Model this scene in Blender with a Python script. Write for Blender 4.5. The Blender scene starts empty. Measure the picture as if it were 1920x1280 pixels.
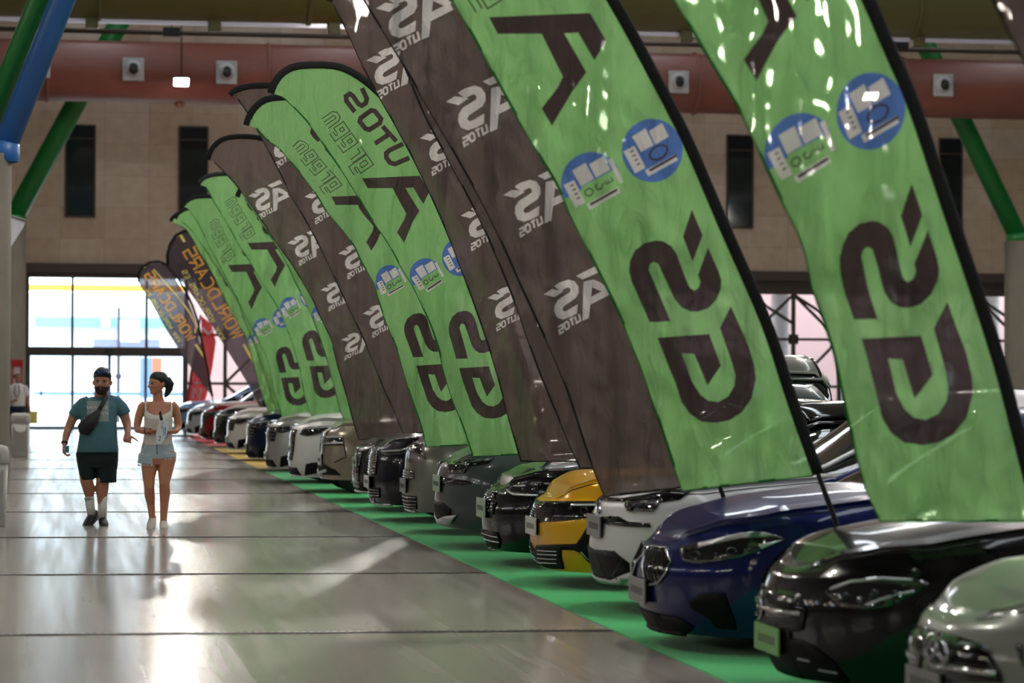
import bpy, bmesh, math, random
import numpy as np
from mathutils import Vector, Matrix, geometry
S = bpy.context.scene
COL = S.collection

# ------------------------------------------------------------------ camera
FPX, CX, CY, EYE = 5600.0, 960.0, 640.0, 1.62
YAW = math.atan(849.0 / FPX); PITCH = 0.01298; ROLL = 0.0055
_rh = np.array([math.cos(YAW), -math.sin(YAW), 0.0])
_f = np.array([math.sin(YAW) * math.cos(PITCH), math.cos(YAW) * math.cos(PITCH), math.sin(PITCH)])
_uh = np.cross(_rh, _f)
CXV = math.cos(ROLL) * _rh + math.sin(ROLL) * _uh
CYV = -math.sin(ROLL) * _rh + math.cos(ROLL) * _uh
CAM = np.array([0.0, 0.0, EYE])
cam_data = bpy.data.cameras.new('camera'); cam = bpy.data.objects.new('camera', cam_data); COL.objects.link(cam)
M4 = Matrix.Identity(4)
for i in range(3):
    M4[i][0], M4[i][1], M4[i][2], M4[i][3] = CXV[i], CYV[i], -_f[i], CAM[i]
cam.matrix_world = M4
cam_data.sensor_width = 36.0; cam_data.lens = FPX * 36.0 / 1920.0
cam_data.clip_end = 400; cam_data.clip_start = 0.3
cam_data.dof.use_dof = True; cam_data.dof.focus_distance = 27.5; cam_data.dof.aperture_fstop = 2.9
S.camera = cam

def ray(x, y):
    return _f + CXV * ((x - CX) / FPX) + CYV * ((CY - y) / FPX)
def px(x, y, Y):
    "world point on the plane at distance Y down the hall that is seen at pixel x, y"
    d = ray(x, y); return CAM + d * (Y / d[1])
def fl(x, y, z=0.0):
    d = ray(x, y); return CAM + d * ((z - EYE) / d[2])
def scr(p):
    v = np.asarray(p, float) - CAM; d = v @ _f
    return CX + FPX * (v @ CXV) / d, CY - FPX * (v @ CYV) / d

# ------------------------------------------------------------------ light and exposure
W = bpy.data.worlds.new('sky'); S.world = W; W.use_nodes = True
bg = W.node_tree.nodes['Background']; bg.inputs[0].default_value = (0.80, 0.90, 1.0, 1); bg.inputs[1].default_value = 5.0
S.view_settings.view_transform = 'Standard'; S.view_settings.look = 'None'
S.view_settings.exposure = 0.55; S.view_settings.gamma = 1.0; S.view_settings.use_curve_mapping = False
S.cycles.use_denoising = True
S.cycles.max_bounces = 8; S.cycles.diffuse_bounces = 4; S.cycles.glossy_bounces = 4
S.cycles.transmission_bounces = 6; S.cycles.transparent_max_bounces = 16
S.cycles.sample_clamp_indirect = 6.0; S.cycles.caustics_reflective = False; S.cycles.caustics_refractive = False
LAMP_POWER = 700.0
LAMP_Z = 9.45

# ------------------------------------------------------------------ materials
MATS = {}
def srgb(r, g, b):
    f = lambda c: (c / 255 / 12.92) if c / 255 <= 0.04045 else ((c / 255 + 0.055) / 1.055) ** 2.4
    return (f(r), f(g), f(b), 1)
def mat(name, col, rough=0.5, metal=0.0, coat=0.0, emit=None, es=1.0, noise=None, bump=None, alpha=None, spec=0.5, trans=0.0, sheen=0.0):
    """noise=(scale, amount, stretch) tone variation; bump=(scale, strength)"""
    if name in MATS: return MATS[name]
    m = bpy.data.materials.new(name); m.use_nodes = True; nt = m.node_tree; b = nt.nodes['Principled BSDF']
    c = srgb(*col) if max(col) > 1.001 else (*col, 1)
    b.inputs['Base Color'].default_value = c; b.inputs['Roughness'].default_value = rough
    b.inputs['Metallic'].default_value = metal; b.inputs['Coat Weight'].default_value = coat
    b.inputs['Coat Roughness'].default_value = 0.04; b.inputs['Specular IOR Level'].default_value = spec
    b.inputs['Transmission Weight'].default_value = trans
    b.inputs['Sheen Weight'].default_value = sheen
    if alpha is not None: b.inputs['Alpha'].default_value = alpha
    if emit: b.inputs['Emission Color'].default_value = (*emit, 1); b.inputs['Emission Strength'].default_value = es
    tc = nt.nodes.new('ShaderNodeTexCoord')
    if noise:
        sc, am, st = noise
        mp = nt.nodes.new('ShaderNodeMapping'); mp.inputs['Scale'].default_value = st
        n = nt.nodes.new('ShaderNodeTexNoise'); n.inputs['Scale'].default_value = sc; n.inputs['Detail'].default_value = 6
        nt.links.new(tc.outputs['Object'], mp.inputs[0]); nt.links.new(mp.outputs[0], n.inputs['Vector'])
        mx = nt.nodes.new('ShaderNodeMix'); mx.data_type = 'RGBA'
        mx.inputs[6].default_value = tuple(v * (1 - am) for v in c[:3]) + (1,)
        mx.inputs[7].default_value = tuple(min(1, v * (1 + am)) for v in c[:3]) + (1,)
        nt.links.new(n.outputs['Fac'], mx.inputs[0]); nt.links.new(mx.outputs[2], b.inputs['Base Color'])
    if bump:
        n = nt.nodes.new('ShaderNodeTexNoise'); n.inputs['Scale'].default_value = bump[0]; n.inputs['Detail'].default_value = 5
        nt.links.new(tc.outputs['Object'], n.inputs['Vector'])
        bp = nt.nodes.new('ShaderNodeBump'); bp.inputs['Strength'].default_value = bump[1]; bp.inputs['Distance'].default_value = 0.02
        nt.links.new(n.outputs['Fac'], bp.inputs['Height']); nt.links.new(bp.outputs[0], b.inputs['Normal'])
    MATS[name] = m; return m
def cloth_mat(name, col, see=0.06, tl=0.5, rough=0.62, tcol=None, blur=0.035):
    "thin polyester: diffuse + soft sheen + light coming through + a little see-through weave"
    if name in MATS: return MATS[name]
    m = bpy.data.materials.new(name); m.use_nodes = True; nt = m.node_tree; b = nt.nodes['Principled BSDF']
    out = nt.nodes['Material Output']; c = srgb(*col)
    b.inputs['Base Color'].default_value = c; b.inputs['Roughness'].default_value = rough; b.inputs['Specular IOR Level'].default_value = 0.12
    tr = nt.nodes.new('ShaderNodeBsdfTranslucent'); tr.inputs[0].default_value = srgb(*(tcol or col))
    tp = nt.nodes.new('ShaderNodeBsdfTransparent'); tp.inputs[0].default_value = tuple(0.35 + 0.65 * v for v in c[:3]) + (1,)
    m1 = nt.nodes.new('ShaderNodeMixShader'); m1.inputs[0].default_value = tl
    m2 = nt.nodes.new('ShaderNodeMixShader'); m2.inputs[0].default_value = see
    nt.links.new(b.outputs[0], m1.inputs[1]); nt.links.new(tr.outputs[0], m1.inputs[2])
    rf = nt.nodes.new('ShaderNodeBsdfRefraction'); rf.inputs['Color'].default_value = tuple(0.4 + 0.6 * v for v in c[:3]) + (1,); rf.inputs['Roughness'].default_value = 0.22; rf.inputs['IOR'].default_value = 1.06
    m3 = nt.nodes.new('ShaderNodeMixShader'); m3.inputs[0].default_value = blur; nt.links.new(m1.outputs[0], m3.inputs[1]); nt.links.new(rf.outputs[0], m3.inputs[2])
    nt.links.new(m3.outputs[0], m2.inputs[1]); nt.links.new(tp.outputs[0], m2.inputs[2]); nt.links.new(m2.outputs[0], out.inputs[0])
    tc = nt.nodes.new('ShaderNodeTexCoord'); mp = nt.nodes.new('ShaderNodeMapping'); mp.inputs['Scale'].default_value = (1.6, 1, 0.5)
    n = nt.nodes.new('ShaderNodeTexNoise'); n.inputs['Scale'].default_value = 5.0; n.inputs['Detail'].default_value = 4; n.inputs['Distortion'].default_value = 1.2
    bp = nt.nodes.new('ShaderNodeBump'); bp.inputs['Strength'].default_value = 0.8; bp.inputs['Distance'].default_value = 0.08
    nt.links.new(tc.outputs['Object'], mp.inputs[0]); nt.links.new(mp.outputs[0], n.inputs['Vector'])
    nt.links.new(n.outputs['Fac'], bp.inputs['Height']); nt.links.new(bp.outputs[0], b.inputs['Normal']); nt.links.new(bp.outputs[0], tr.inputs['Normal'])
    MATS[name] = m; return m

# ------------------------------------------------------------------ objects
def tag(o, label=None, cat=None, group=None, kind=None):
    if label: o['label'] = label
    if cat: o['category'] = cat
    if group: o['group'] = group
    if kind: o['kind'] = kind
    return o
def empty(name, loc=(0, 0, 0), label=None, cat=None, group=None, rz=0.0):
    o = bpy.data.objects.new(name, None); COL.objects.link(o); o.location = tuple(float(v) for v in loc); o.rotation_euler[2] = rz
    o.empty_display_size = 0.1
    return tag(o, label, cat, group)
class MB:
    "collects shapes into one mesh"
    def __init__(s): s.v = []; s.f = []; s.mi = []
    def add(s, vs, fs, mi=0):
        k = len(s.v); s.v += [tuple(float(c) for c in v) for v in vs]; s.f += [tuple(i + k for i in f) for f in fs]; s.mi += [mi] * len(fs); return s
    def box(s, a, b, mi=0):
        x0, y0, z0 = a; x1, y1, z1 = b
        vs = [(x0, y0, z0), (x1, y0, z0), (x1, y1, z0), (x0, y1, z0), (x0, y0, z1), (x1, y0, z1), (x1, y1, z1), (x0, y1, z1)]
        return s.add(vs, [(0, 3, 2, 1), (4, 5, 6, 7), (0, 1, 5, 4), (1, 2, 6, 5), (2, 3, 7, 6), (3, 0, 4, 7)], mi)
    def tube(s, pts, r, n=10, flat=1.0, up=(0, 1, 0), caps=True, round_ends=False, mi=0):
        "swept ellipse; r may be a list; flat scales the radius along 'up'"
        P = [np.asarray(p, float) for p in pts]; R = list(r) if hasattr(r, '__len__') else [r] * len(P)
        R = [np.asarray(q, float) for q in R]
        if R and isinstance(r, list) and any(q.ndim for q in R): R = [q if q.ndim else np.array([q * flat, q]) for q in R]
        if round_ends:
            d0 = P[0] - P[1]; d0 /= np.linalg.norm(d0) + 1e-9; d1 = P[-1] - P[-2]; d1 /= np.linalg.norm(d1) + 1e-9
            e0, e1 = float(np.min(R[0])), float(np.min(R[-1])); P = [P[0] + d0 * e0 * .9, P[0] + d0 * e0 * .55] + P + [P[-1] + d1 * e1 * .55, P[-1] + d1 * e1 * .9]
            R = [R[0] * .38, R[0] * .82] + R + [R[-1] * .82, R[-1] * .38]
        vs = []; u0 = np.asarray(up, float)
        for i, p in enumerate(P):
            t = P[min(i + 1, len(P) - 1)] - P[max(i - 1, 0)]; t = t / (np.linalg.norm(t) + 1e-9)
            a = u0 - t * (u0 @ t)
            if np.linalg.norm(a) < 1e-3: a = np.array([1, 0, 0.]) - t * t[0]
            a /= np.linalg.norm(a); b = np.cross(t, a)
            ri = R[i]; ra, rb = ((ri[0], ri[1]) if np.ndim(ri) else (ri * flat, ri))
            for k in range(n):
                q = 2 * math.pi * k / n; vs.append(p + a * math.cos(q) * ra + b * math.sin(q) * rb)
        fs = []
        for i in range(len(P) - 1):
            for k in range(n):
                fs.append((i * n + k, i * n + (k + 1) % n, (i + 1) * n + (k + 1) % n, (i + 1) * n + k))
        if caps: fs += [tuple(range(n))[::-1], tuple(range((len(P) - 1) * n, len(P) * n))]
        return s.add(vs, fs, mi)
    def rings(s, rs, n=24, power=2.0, mi=0):
        "stack of horizontal superellipse rings (cx,cy,z,rx,ry)"
        vs = []
        for cx, cy, z, rx, ry in rs:
            for k in range(n):
                q = 2 * math.pi * k / n; c, sn = math.cos(q), math.sin(q)
                vs.append((cx + rx * math.copysign(abs(c) ** (2 / power), c), cy + ry * math.copysign(abs(sn) ** (2 / power), sn), z))
        fs = [(i * n + k, i * n + (k + 1) % n, (i + 1) * n + (k + 1) % n, (i + 1) * n + k) for i in range(len(rs) - 1) for k in range(n)]
        fs += [tuple(range(n))[::-1], tuple(range((len(rs) - 1) * n, len(rs) * n))]
        return s.add(vs, fs, mi)
    def ball(s, c, r, n=12, mi=0):
        r = r if hasattr(r, '__len__') else (r, r, r)
        rs = [(c[0], c[1], c[2] + r[2] * math.sin(a), max(1e-4, r[0] * math.cos(a)), max(1e-4, r[1] * math.cos(a))) for a in np.linspace(-1.5, 1.5, max(6, n // 2 + 1))]
        return s.rings(rs, n, mi=mi)
    def lathe(s, prof, c, axis='z', n=24, mi=0):
        vs = []
        for r, h in prof:
            for k in range(n):
                q = 2 * math.pi * k / n; a, b = r * math.cos(q), r * math.sin(q)
                vs.append({'z': (c[0] + a, c[1] + b, c[2] + h), 'y': (c[0] + a, c[1] + h, c[2] + b), 'x': (c[0] + h, c[1] + a, c[2] + b)}[axis])
        fs = [(i * n + k, i * n + (k + 1) % n, (i + 1) * n + (k + 1) % n, (i + 1) * n + k) for i in range(len(prof) - 1) for k in range(n)]
        return s.add(vs, fs, mi)
    def quad(s, a, b, c, d, mi=0): return s.add([a, b, c, d], [(0, 1, 2, 3)], mi)
    def xf(s, fn): s.v = [tuple(fn(np.array(v))) for v in s.v]; return s
    def build(s, name, mats, parent=None, smooth=True, bevel=0, sub=0, remesh=0, smoothit=0, solid=0, auto=None, offset=0):
        me = bpy.data.meshes.new(name); me.from_pydata(s.v, [], s.f)
        mats = mats if isinstance(mats, (list, tuple)) else [mats]
        for m in mats: me.materials.append(m)
        if len(mats) > 1: me.polygons.foreach_set('material_index', s.mi)
        if smooth: me.polygons.foreach_set('use_smooth', [True] * len(me.polygons))
        if auto is not None:
            me.update()
            try: me.set_sharp_from_angle(angle=math.radians(auto))
            except Exception: pass
        o = bpy.data.objects.new(name, me); COL.objects.link(o)
        if parent:
            o.parent = parent
        if remesh:
            r = o.modifiers.new('r', 'REMESH'); r.mode = 'VOXEL'; r.voxel_size = remesh; r.use_smooth_shade = True
        if smoothit:
            r = o.modifiers.new('s', 'SMOOTH'); r.iterations = smoothit; r.factor = 0.5
        if solid:
            r = o.modifiers.new('d', 'SOLIDIFY'); r.thickness = solid; r.offset = offset
        if bevel:
            r = o.modifiers.new('b', 'BEVEL'); r.width = bevel; r.segments = 3; r.limit_method = 'ANGLE'
        if sub:
            r = o.modifiers.new('u', 'SUBSURF'); r.levels = sub; r.render_levels = sub
        me.validate(); me.update()
        return o
def struct(name, mb, m, **k): return tag(mb.build(name, m, **k), kind='structure')

# ------------------------------------------------------------------ flat shapes and lettering
def inside(pts, poly):
    "vectorised point in polygon"
    x, y = pts[:, 0], pts[:, 1]; r = np.zeros(len(pts), bool); n = len(poly); j = n - 1
    for i in range(n):
        xi, yi = poly[i]; xj, yj = poly[j]
        if yi != yj:
            r ^= ((yi > y) != (yj > y)) & (x < (xj - xi) * (y - yi) / (yj - yi) + xi)
        j = i
    return r
def stroke(path, w, closed=False):
    "polygons of a mitred stroke"
    P = [np.array(p, float) for p in path]; n = len(P); A, B = [], []
    for i in range(n):
        if closed: p, q = P[i - 1], P[(i + 1) % n]
        else: p, q = P[max(i - 1, 0)], P[min(i + 1, n - 1)]
        d1 = P[i] - p; d2 = q - P[i]
        if np.linalg.norm(d1) < 1e-9: d1 = d2
        if np.linalg.norm(d2) < 1e-9: d2 = d1
        d1 = d1 / np.linalg.norm(d1); d2 = d2 / np.linalg.norm(d2)
        n1 = np.array([-d1[1], d1[0]]); n2 = np.array([-d2[1], d2[0]]); m = n1 + n2
        if np.linalg.norm(m) < .2: m = n1
        m = m / np.linalg.norm(m); k = w / 2 / max(.45, float(m @ n1))
        A.append(P[i] + m * k); B.append(P[i] - m * k)
    if closed:   # ring as one polygon with a seam
        return [tuple(a) for a in A] + [tuple(A[0]), tuple(B[0])] + [tuple(b) for b in B[::-1]]
    return [tuple(a) for a in A] + [tuple(b) for b in B[::-1]]
_S = lambda *p: [(p, False)]
_C = lambda *p: [(p, True)]
GL = {'A': _S((0, 0), (.5, 1), (1, 0)) + _S((.22, .38), (.78, .38)), 'B': _C((0, 0), (0, 1), (.8, 1), (.8, .55), (1, .45), (1, 0)) + _S((0, .52), (.8, .52)),
      'C': _S((1, 1), (.25, 1), (0, .75), (0, .25), (.25, 0), (1, 0)), 'D': _C((0, 0), (0, 1), (.65, 1), (1, .7), (1, .3), (.65, 0)),
      'E': _S((1, 1), (0, 1), (0, 0), (1, 0)) + _S((0, .5), (.8, .5)), 'G': _S((1, 1), (0, 1), (0, 0), (1, 0), (1, .5), (.5, .5)),
      'I': _S((.5, 0), (.5, 1)), 'L': _S((0, 1), (0, 0), (1, 0)), 'M': _S((0, 0), (0, 1), (.5, .4), (1, 1), (1, 0)), 'N': _S((0, 0), (0, 1), (1, 0), (1, 1)),
      'O': _C((0, .2), (0, .8), (.2, 1), (.8, 1), (1, .8), (1, .2), (.8, 0), (.2, 0)), 'P': _S((0, 0), (0, 1), (1, 1), (1, .5), (0, .5)),
      'R': _S((0, 0), (0, 1), (1, 1), (1, .5), (0, .5)) + _S((.5, .5), (1, 0)), 'S': _S((1, 1), (0, 1), (0, .5), (1, .5), (1, 0), (0, 0)),
      'T': _S((0, 1), (1, 1)) + _S((.5, 1), (.5, 0)), 'U': _S((0, 1), (0, 0), (1, 0), (1, 1)), 'V': _S((0, 1), (.5, 0), (1, 1)),
      'W': _S((0, 1), (.25, 0), (.5, .8), (.75, 0), (1, 1)), 'Z': _S((0, 1), (1, 1), (0, 0), (1, 0)), 'X': _S((0, 0), (1, 1)) + _S((0, 1), (1, 0)),
      '.': _S((.3, 0), (.5, 0)), '1': _S((.3, .8), (.5, 1), (.5, 0)), '3': _S((0, 1), (1, 1), (1, 0), (0, 0)) + _S((.2, .5), (1, .5)),
      '6': _S((1, 1), (0, 1), (0, 0), (1, 0), (1, .5), (0, .5)), '9': _S((0, 0), (1, 0), (1, 1), (0, 1), (0, .5), (1, .5)), '0': _C((0, 0), (0, 1), (1, 1), (1, 0)),
      'n': _S((0, 0), (0, .75), (1, .75), (1, 0)), 'e': _S((1, 0), (0, 0), (0, .75), (1, .75), (1, .38), (0, .38)), 'r': _S((0, 0), (0, .75), (1, .75)),
      'g': _S((0, -.3), (1, -.3), (1, .75), (0, .75), (0, .1), (1, .1)), 'a': _S((0, .75), (1, .75), (1, 0), (0, 0), (0, .4), (1, .4)),
      'u': _S((0, .75), (0, 0), (1, 0), (1, .75)), 't': _S((.4, 1), (.4, 0), (.9, 0)) + _S((0, .7), (.9, .7)), 'o': _C((0, 0), (0, .75), (1, .75), (1, 0)),
      's': _S((1, .75), (0, .75), (0, .38), (1, .38), (1, 0), (0, 0)), '-': _S((.2, .5), (.8, .5)), ' ': []}
def text_polys(txt, org, d, up, w, h, gap, sw):
    "strokes of a text: org = start, d = unit advance vector, up = unit up vector, in any 2-D frame"
    org, d, up = np.array(org, float), np.array(d, float), np.array(up, float); out = []; k = 0
    for ch in txt:
        for p, cl in GL.get(ch, []):
            out.append(stroke([org + d * (k * (w + gap) + a * w) + up * (b * h) for a, b in p], sw, cl))
        k += 1
    return out
def dense(poly, step):
    out = []; n = len(poly)
    for i in range(n):
        a = np.array(poly[i], float); b = np.array(poly[(i + 1) % n], float); k = max(1, int(np.linalg.norm(b - a) / step))
        out += [tuple(a + (b - a) * j / k) for j in range(k)]
    return out
def cdt(points, polys):
    "triangulate loose points with polygon outlines kept as edges -> verts, triangles"
    vs = [Vector((float(p[0]), float(p[1]))) for p in points]; es = []
    for pl in polys:
        k = len(vs); n = len(pl); vs += [Vector((float(p[0]), float(p[1]))) for p in pl]; es += [(k + i, k + (i + 1) % n) for i in range(n)]
    r = geometry.delaunay_2d_cdt(vs, es, [], 0, 1e-4)
    return np.array([(v[0], v[1]) for v in r[0]]), [tuple(f) for f in r[2]]
def fill(polys, mapper, step=0.06, holes=(), grid=None):
    "MB of the area covered by polys (2-D), every vertex passed through mapper -> 3-D"
    mb = MB()
    for poly in polys:
        pl = dense(poly, step); a = np.array(pl); lo, hi = a.min(0), a.max(0)
        hp = [dense(h, step) for h in holes]
        g = []
        nx, ny = int((hi[0] - lo[0]) / step), int((hi[1] - lo[1]) / step)
        if nx * ny < 6000:
            g = [(lo[0] + step * (i + .5), lo[1] + step * (j + .5)) for i in range(nx) for j in range(ny)]
        v, f = cdt(g, [pl] + hp)
        c = np.array([v[list(t)].mean(0) for t in f]); ok = inside(c, pl)
        for h in hp: ok &= ~inside(c, h)
        used = sorted({i for t, k in zip(f, ok) if k for i in t}); ix = {u: i for i, u in enumerate(used)}
        mb.add([mapper(*v[u]) for u in used], [tuple(ix[i] for i in t) for t, k in zip(f, ok) if k])
    return mb
def spl(ts, vs, t):
    "monotone-ish cubic interpolation with linear ends"
    ts = np.asarray(ts, float); vs = np.asarray(vs, float); t = np.asarray(t, float)
    m = np.gradient(vs, ts); i = np.clip(np.searchsorted(ts, t) - 1, 0, len(ts) - 2)
    h = ts[i + 1] - ts[i]; s = np.clip((t - ts[i]) / h, -5, 6)
    sc = np.clip(s, 0, 1)
    r = (2 * sc**3 - 3 * sc**2 + 1) * vs[i] + (sc**3 - 2 * sc**2 + sc) * h * m[i] + (-2 * sc**3 + 3 * sc**2) * vs[i + 1] + (sc**3 - sc**2) * h * m[i + 1]
    return r + np.where(s < 0, (s) * h * m[0], 0) + np.where(s > 1, (s - 1) * h * m[-1], 0)
# ------------------------------------------------------------------ hall
YW = float(fl(200, 805)[1])
def floor_material():
    m = bpy.data.materials.new('polished_concrete'); m.use_nodes = True; nt = m.node_tree; b = nt.nodes['Principled BSDF']; N = nt.nodes.new; Lk = nt.links.new
    tc = N('ShaderNodeTexCoord')
    def noise(scale, st, det=5, dist=0):
        mp = N('ShaderNodeMapping'); mp.inputs['Scale'].default_value = st; n = N('ShaderNodeTexNoise'); n.inputs['Scale'].default_value = scale; n.inputs['Detail'].default_value = det; n.inputs['Distortion'].default_value = dist
        Lk(tc.outputs['Object'], mp.inputs[0]); Lk(mp.outputs[0], n.inputs['Vector']); return n.outputs['Fac']
    def mixc(f, a, c):
        x = N('ShaderNodeMix'); x.data_type = 'RGBA'; Lk(f, x.inputs[0])
        for k, v in ((6, a), (7, c)):
            if isinstance(v, tuple): x.inputs[k].default_value = v
            else: Lk(v, x.inputs[k])
        return x.outputs[2]
    a = mixc(noise(.5, (1, .35, 1)), srgb(138, 131, 123), srgb(166, 160, 152)); c = mixc(noise(6, (1, .1, 1), 8), srgb(130, 122, 113), a)
    st = noise(7, (1, .02, 1), 2)
    rp = N('ShaderNodeMapRange'); rp.inputs[1].default_value = .35; rp.inputs[2].default_value = .7; rp.inputs[3].default_value = .17; rp.inputs[4].default_value = .25
    Lk(st, rp.inputs[0]); Lk(rp.outputs[0], b.inputs['Roughness']); Lk(c, b.inputs['Base Color']); b.inputs['Specular IOR Level'].default_value = .45
    bp = N('ShaderNodeBump'); bp.inputs['Strength'].default_value = .03; bp.inputs['Distance'].default_value = .002; Lk(noise(5, (.12, 5, 1), 3), bp.inputs['Height']); Lk(bp.outputs[0], b.inputs['Normal'])
    return m
FLOOR = floor_material()
struct('floor', MB().box((-14, -14, -.3), (46, YW + .3, 0)), FLOOR, smooth=False)
def stone():
    m = bpy.data.materials.new('stone_cladding'); m.use_nodes = True; nt = m.node_tree; b = nt.nodes['Principled BSDF']; N = nt.nodes.new; Lk = nt.links.new
    tc = N('ShaderNodeTexCoord'); mp = N('ShaderNodeMapping'); mp.inputs['Rotation'].default_value = (math.pi / 2, 0, 0)
    br = N('ShaderNodeTexBrick'); br.offset = 0.0; br.inputs['Scale'].default_value = 1.0; br.inputs['Brick Width'].default_value = 1.38; br.inputs['Row Height'].default_value = 1.0
    br.inputs['Mortar Size'].default_value = .008; br.inputs['Color1'].default_value = srgb(208, 184, 156); br.inputs['Color2'].default_value = srgb(226, 206, 184); br.inputs['Mortar'].default_value = srgb(190, 168, 144); br.inputs['Bias'].default_value = -.1
    n = N('ShaderNodeTexNoise'); n.inputs['Scale'].default_value = 3.0; n.inputs['Detail'].default_value = 6
    mx = N('ShaderNodeMix'); mx.data_type = 'RGBA'; mx.blend_type = 'MULTIPLY'; mx.inputs[0].default_value = .35
    Lk(tc.outputs['Object'], mp.inputs[0]); Lk(mp.outputs[0], br.inputs['Vector']); Lk(tc.outputs['Object'], n.inputs['Vector'])
    Lk(br.outputs['Color'], mx.inputs[6]); Lk(n.outputs['Fac'], mx.inputs[7]); Lk(mx.outputs[2], b.inputs['Base Color']); b.inputs['Roughness'].default_value = .16; b.inputs['Specular IOR Level'].default_value = .5
    return m
STONE = stone()
PLASTER = mat('hall_wall_paint', (84, 76, 70), .6, noise=(1.5, .12, (1, 1, 1)))
CONC = mat('grey_concrete', (112, 105, 92), .75, noise=(3.0, .25, (1, 1, .5)), bump=(12, .3))
BROWN = mat('brown_metal_fascia', (74, 60, 54), .45)
GREENTUBE = mat('green_painted_steel', (22, 116, 48), .35)
BLUETUBE = mat('blue_painted_steel', (34, 92, 160), .35)
DUCT = mat('red_brown_duct_paint', (124, 72, 60), .45, noise=(6, .15, (.3, 1, 1)))
OLIVE = mat('olive_duct_paint', (80, 76, 34), .5, noise=(6, .15, (.3, 1, 1)))
DARKGL = mat('dark_window_glass', (30, 38, 42), .06, spec=.8)
BLACKM = mat('black_painted_metal', (18, 18, 19), .45)
LGREY = mat('light_grey_plastic', (176, 178, 178), .5)
CREAM = mat('cream_grey_bin_plastic', (176, 174, 166), .45)
STEEL = mat('dark_bronze_steel', (66, 56, 46), .45)
def pane_mat():
    m = bpy.data.materials.new('clear_door_glass'); m.use_nodes = True; nt = m.node_tree; out = nt.nodes['Material Output']
    g = nt.nodes.new('ShaderNodeBsdfGlossy'); g.inputs['Roughness'].default_value = .02; t = nt.nodes.new('ShaderNodeBsdfTransparent'); t.inputs[0].default_value = (.9, .95, .95, 1)
    x = nt.nodes.new('ShaderNodeMixShader'); x.inputs[0].default_value = .06; nt.links.new(t.outputs[0], x.inputs[1]); nt.links.new(g.outputs[0], x.inputs[2]); nt.links.new(x.outputs[0], out.inputs[0]); return m
PANE = pane_mat()
zf1 = float(px(200, 494.5, YW)[2]); zf0 = float(px(200, 520, YW)[2]); ROOF = 17.0
# end wall: stone cladding above the glazed entrance band, with tall dark slot windows let into it
xl = float(px(48, 600, YW)[0])
struct('wall_end', MB().box((-14, YW, zf1), (46, YW + .4, ROOF)).box((-14, YW, 0), (xl, YW + .4, zf1)), STONE, smooth=False)
struct('wall_left', MB().box((-14.4, -14, 0), (-14, YW + .4, ROOF)), PLASTER, smooth=False)
struct('wall_right', MB().box((46, -14, 0), (46.4, YW + .4, ROOF)), PLASTER, smooth=False)
struct('wall_back', MB().box((-14, -14.4, 0), (46, -14, ROOF)), PLASTER, smooth=False)
struct('ceiling', MB().box((-14.4, -14.4, ROOF), (46.4, YW + .4, ROOF + .3)), mat('roof_deck', (150, 142, 130), .7), smooth=False)
struct('trim_1', MB().box((xl, YW - .25, zf0 + .12), (46, YW + .4, zf1)).box((xl, YW - .12, zf0 - .02), (46, YW + .3, zf0 + .12)), BROWN, smooth=False)
for i, (a, b, c, d) in enumerate([(124, 177, 237, 404), (337, 388, 240, 406), (1364, 1410, 256, 425), (1762, 1802, 262, 432), (560, 612, 244, 410), (800, 850, 248, 414)]):
    p, q = px(a, d, YW - .02), px(b, c, YW - .02); x0, x1, z0, z1 = p[0], q[0], p[2], q[2]
    w = struct('window_%d' % (i + 1), MB().box((x0, YW - .04, z0), (x1, YW + .02, z1)), DARKGL, smooth=False)
    MB().box((x0 - .05, YW - .07, z0 - .05), (x0, YW, z1 + .05)).box((x1, YW - .07, z0 - .05), (x1 + .05, YW, z1 + .05)).box((x0, YW - .07, z0 - .05), (x1, YW, z0)).box((x0, YW - .07, z1), (x1, YW, z1 + .05)).box((x0, YW - .06, (z0 + z1) / 2 + 1.0), (x1, YW - .04, (z0 + z1) / 2 + 1.05)).build('window_frame', STEEL, w, smooth=False)
# glazed entrance: transom panes over sliding doors
X = lambda x, y=700: float(px(x, y, YW)[0]); Zz = lambda y, x=200: float(px(x, y, YW)[2])
xr = X(345); zb0, zb1 = Zz(664), Zz(650.5)
fr = MB().box((xl, YW - .1, 0), (X(54), YW + .2, zf0)).box((xr, YW - .1, 0), (X(352), YW + .2, zf0)).box((xl, YW - .15, zb0), (xr + .1, YW + .25, zb1))
for a in (135, 274): fr.box((X(a) - .045, YW - .05, zb1), (X(a) + .045, YW + .1, zf0))
d1 = struct('door_1', fr, STEEL, smooth=False)
for k, (a, b) in enumerate([(54, 136), (136, 205), (205, 273), (273, 345)]):
    f = MB().box((X(a), YW - .04, 0), (X(a) + .05, YW + .04, zb0)).box((X(b) - .05, YW - .04, 0), (X(b), YW + .04, zb0)).box((X(a), YW - .04, 0), (X(b), YW + .04, .1)).box((X(a), YW - .04, zb0 - .06), (X(b), YW + .04, zb0))
    o = f.build('door_leaf', mat('blue_grey_door_frame', (96, 112, 132), .4), d1, smooth=False)
    MB().box((X(a) + .05, YW - .008, .1), (X(b) - .05, YW + .008, zb0 - .06)).build('glass_pane', PANE, o, smooth=False)
MB().box((X(54), YW - .01, zb1), (X(345), YW + .01, zf0)).build('transom_glass', PANE, d1, smooth=False)
MB().box((X(196), YW - .24, (zb0 + zb1) / 2 - .06), (X(212), YW - .12, (zb0 + zb1) / 2 + .07)).build('door_sensor', BLACKM, d1, smooth=False, bevel=.01)
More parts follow.
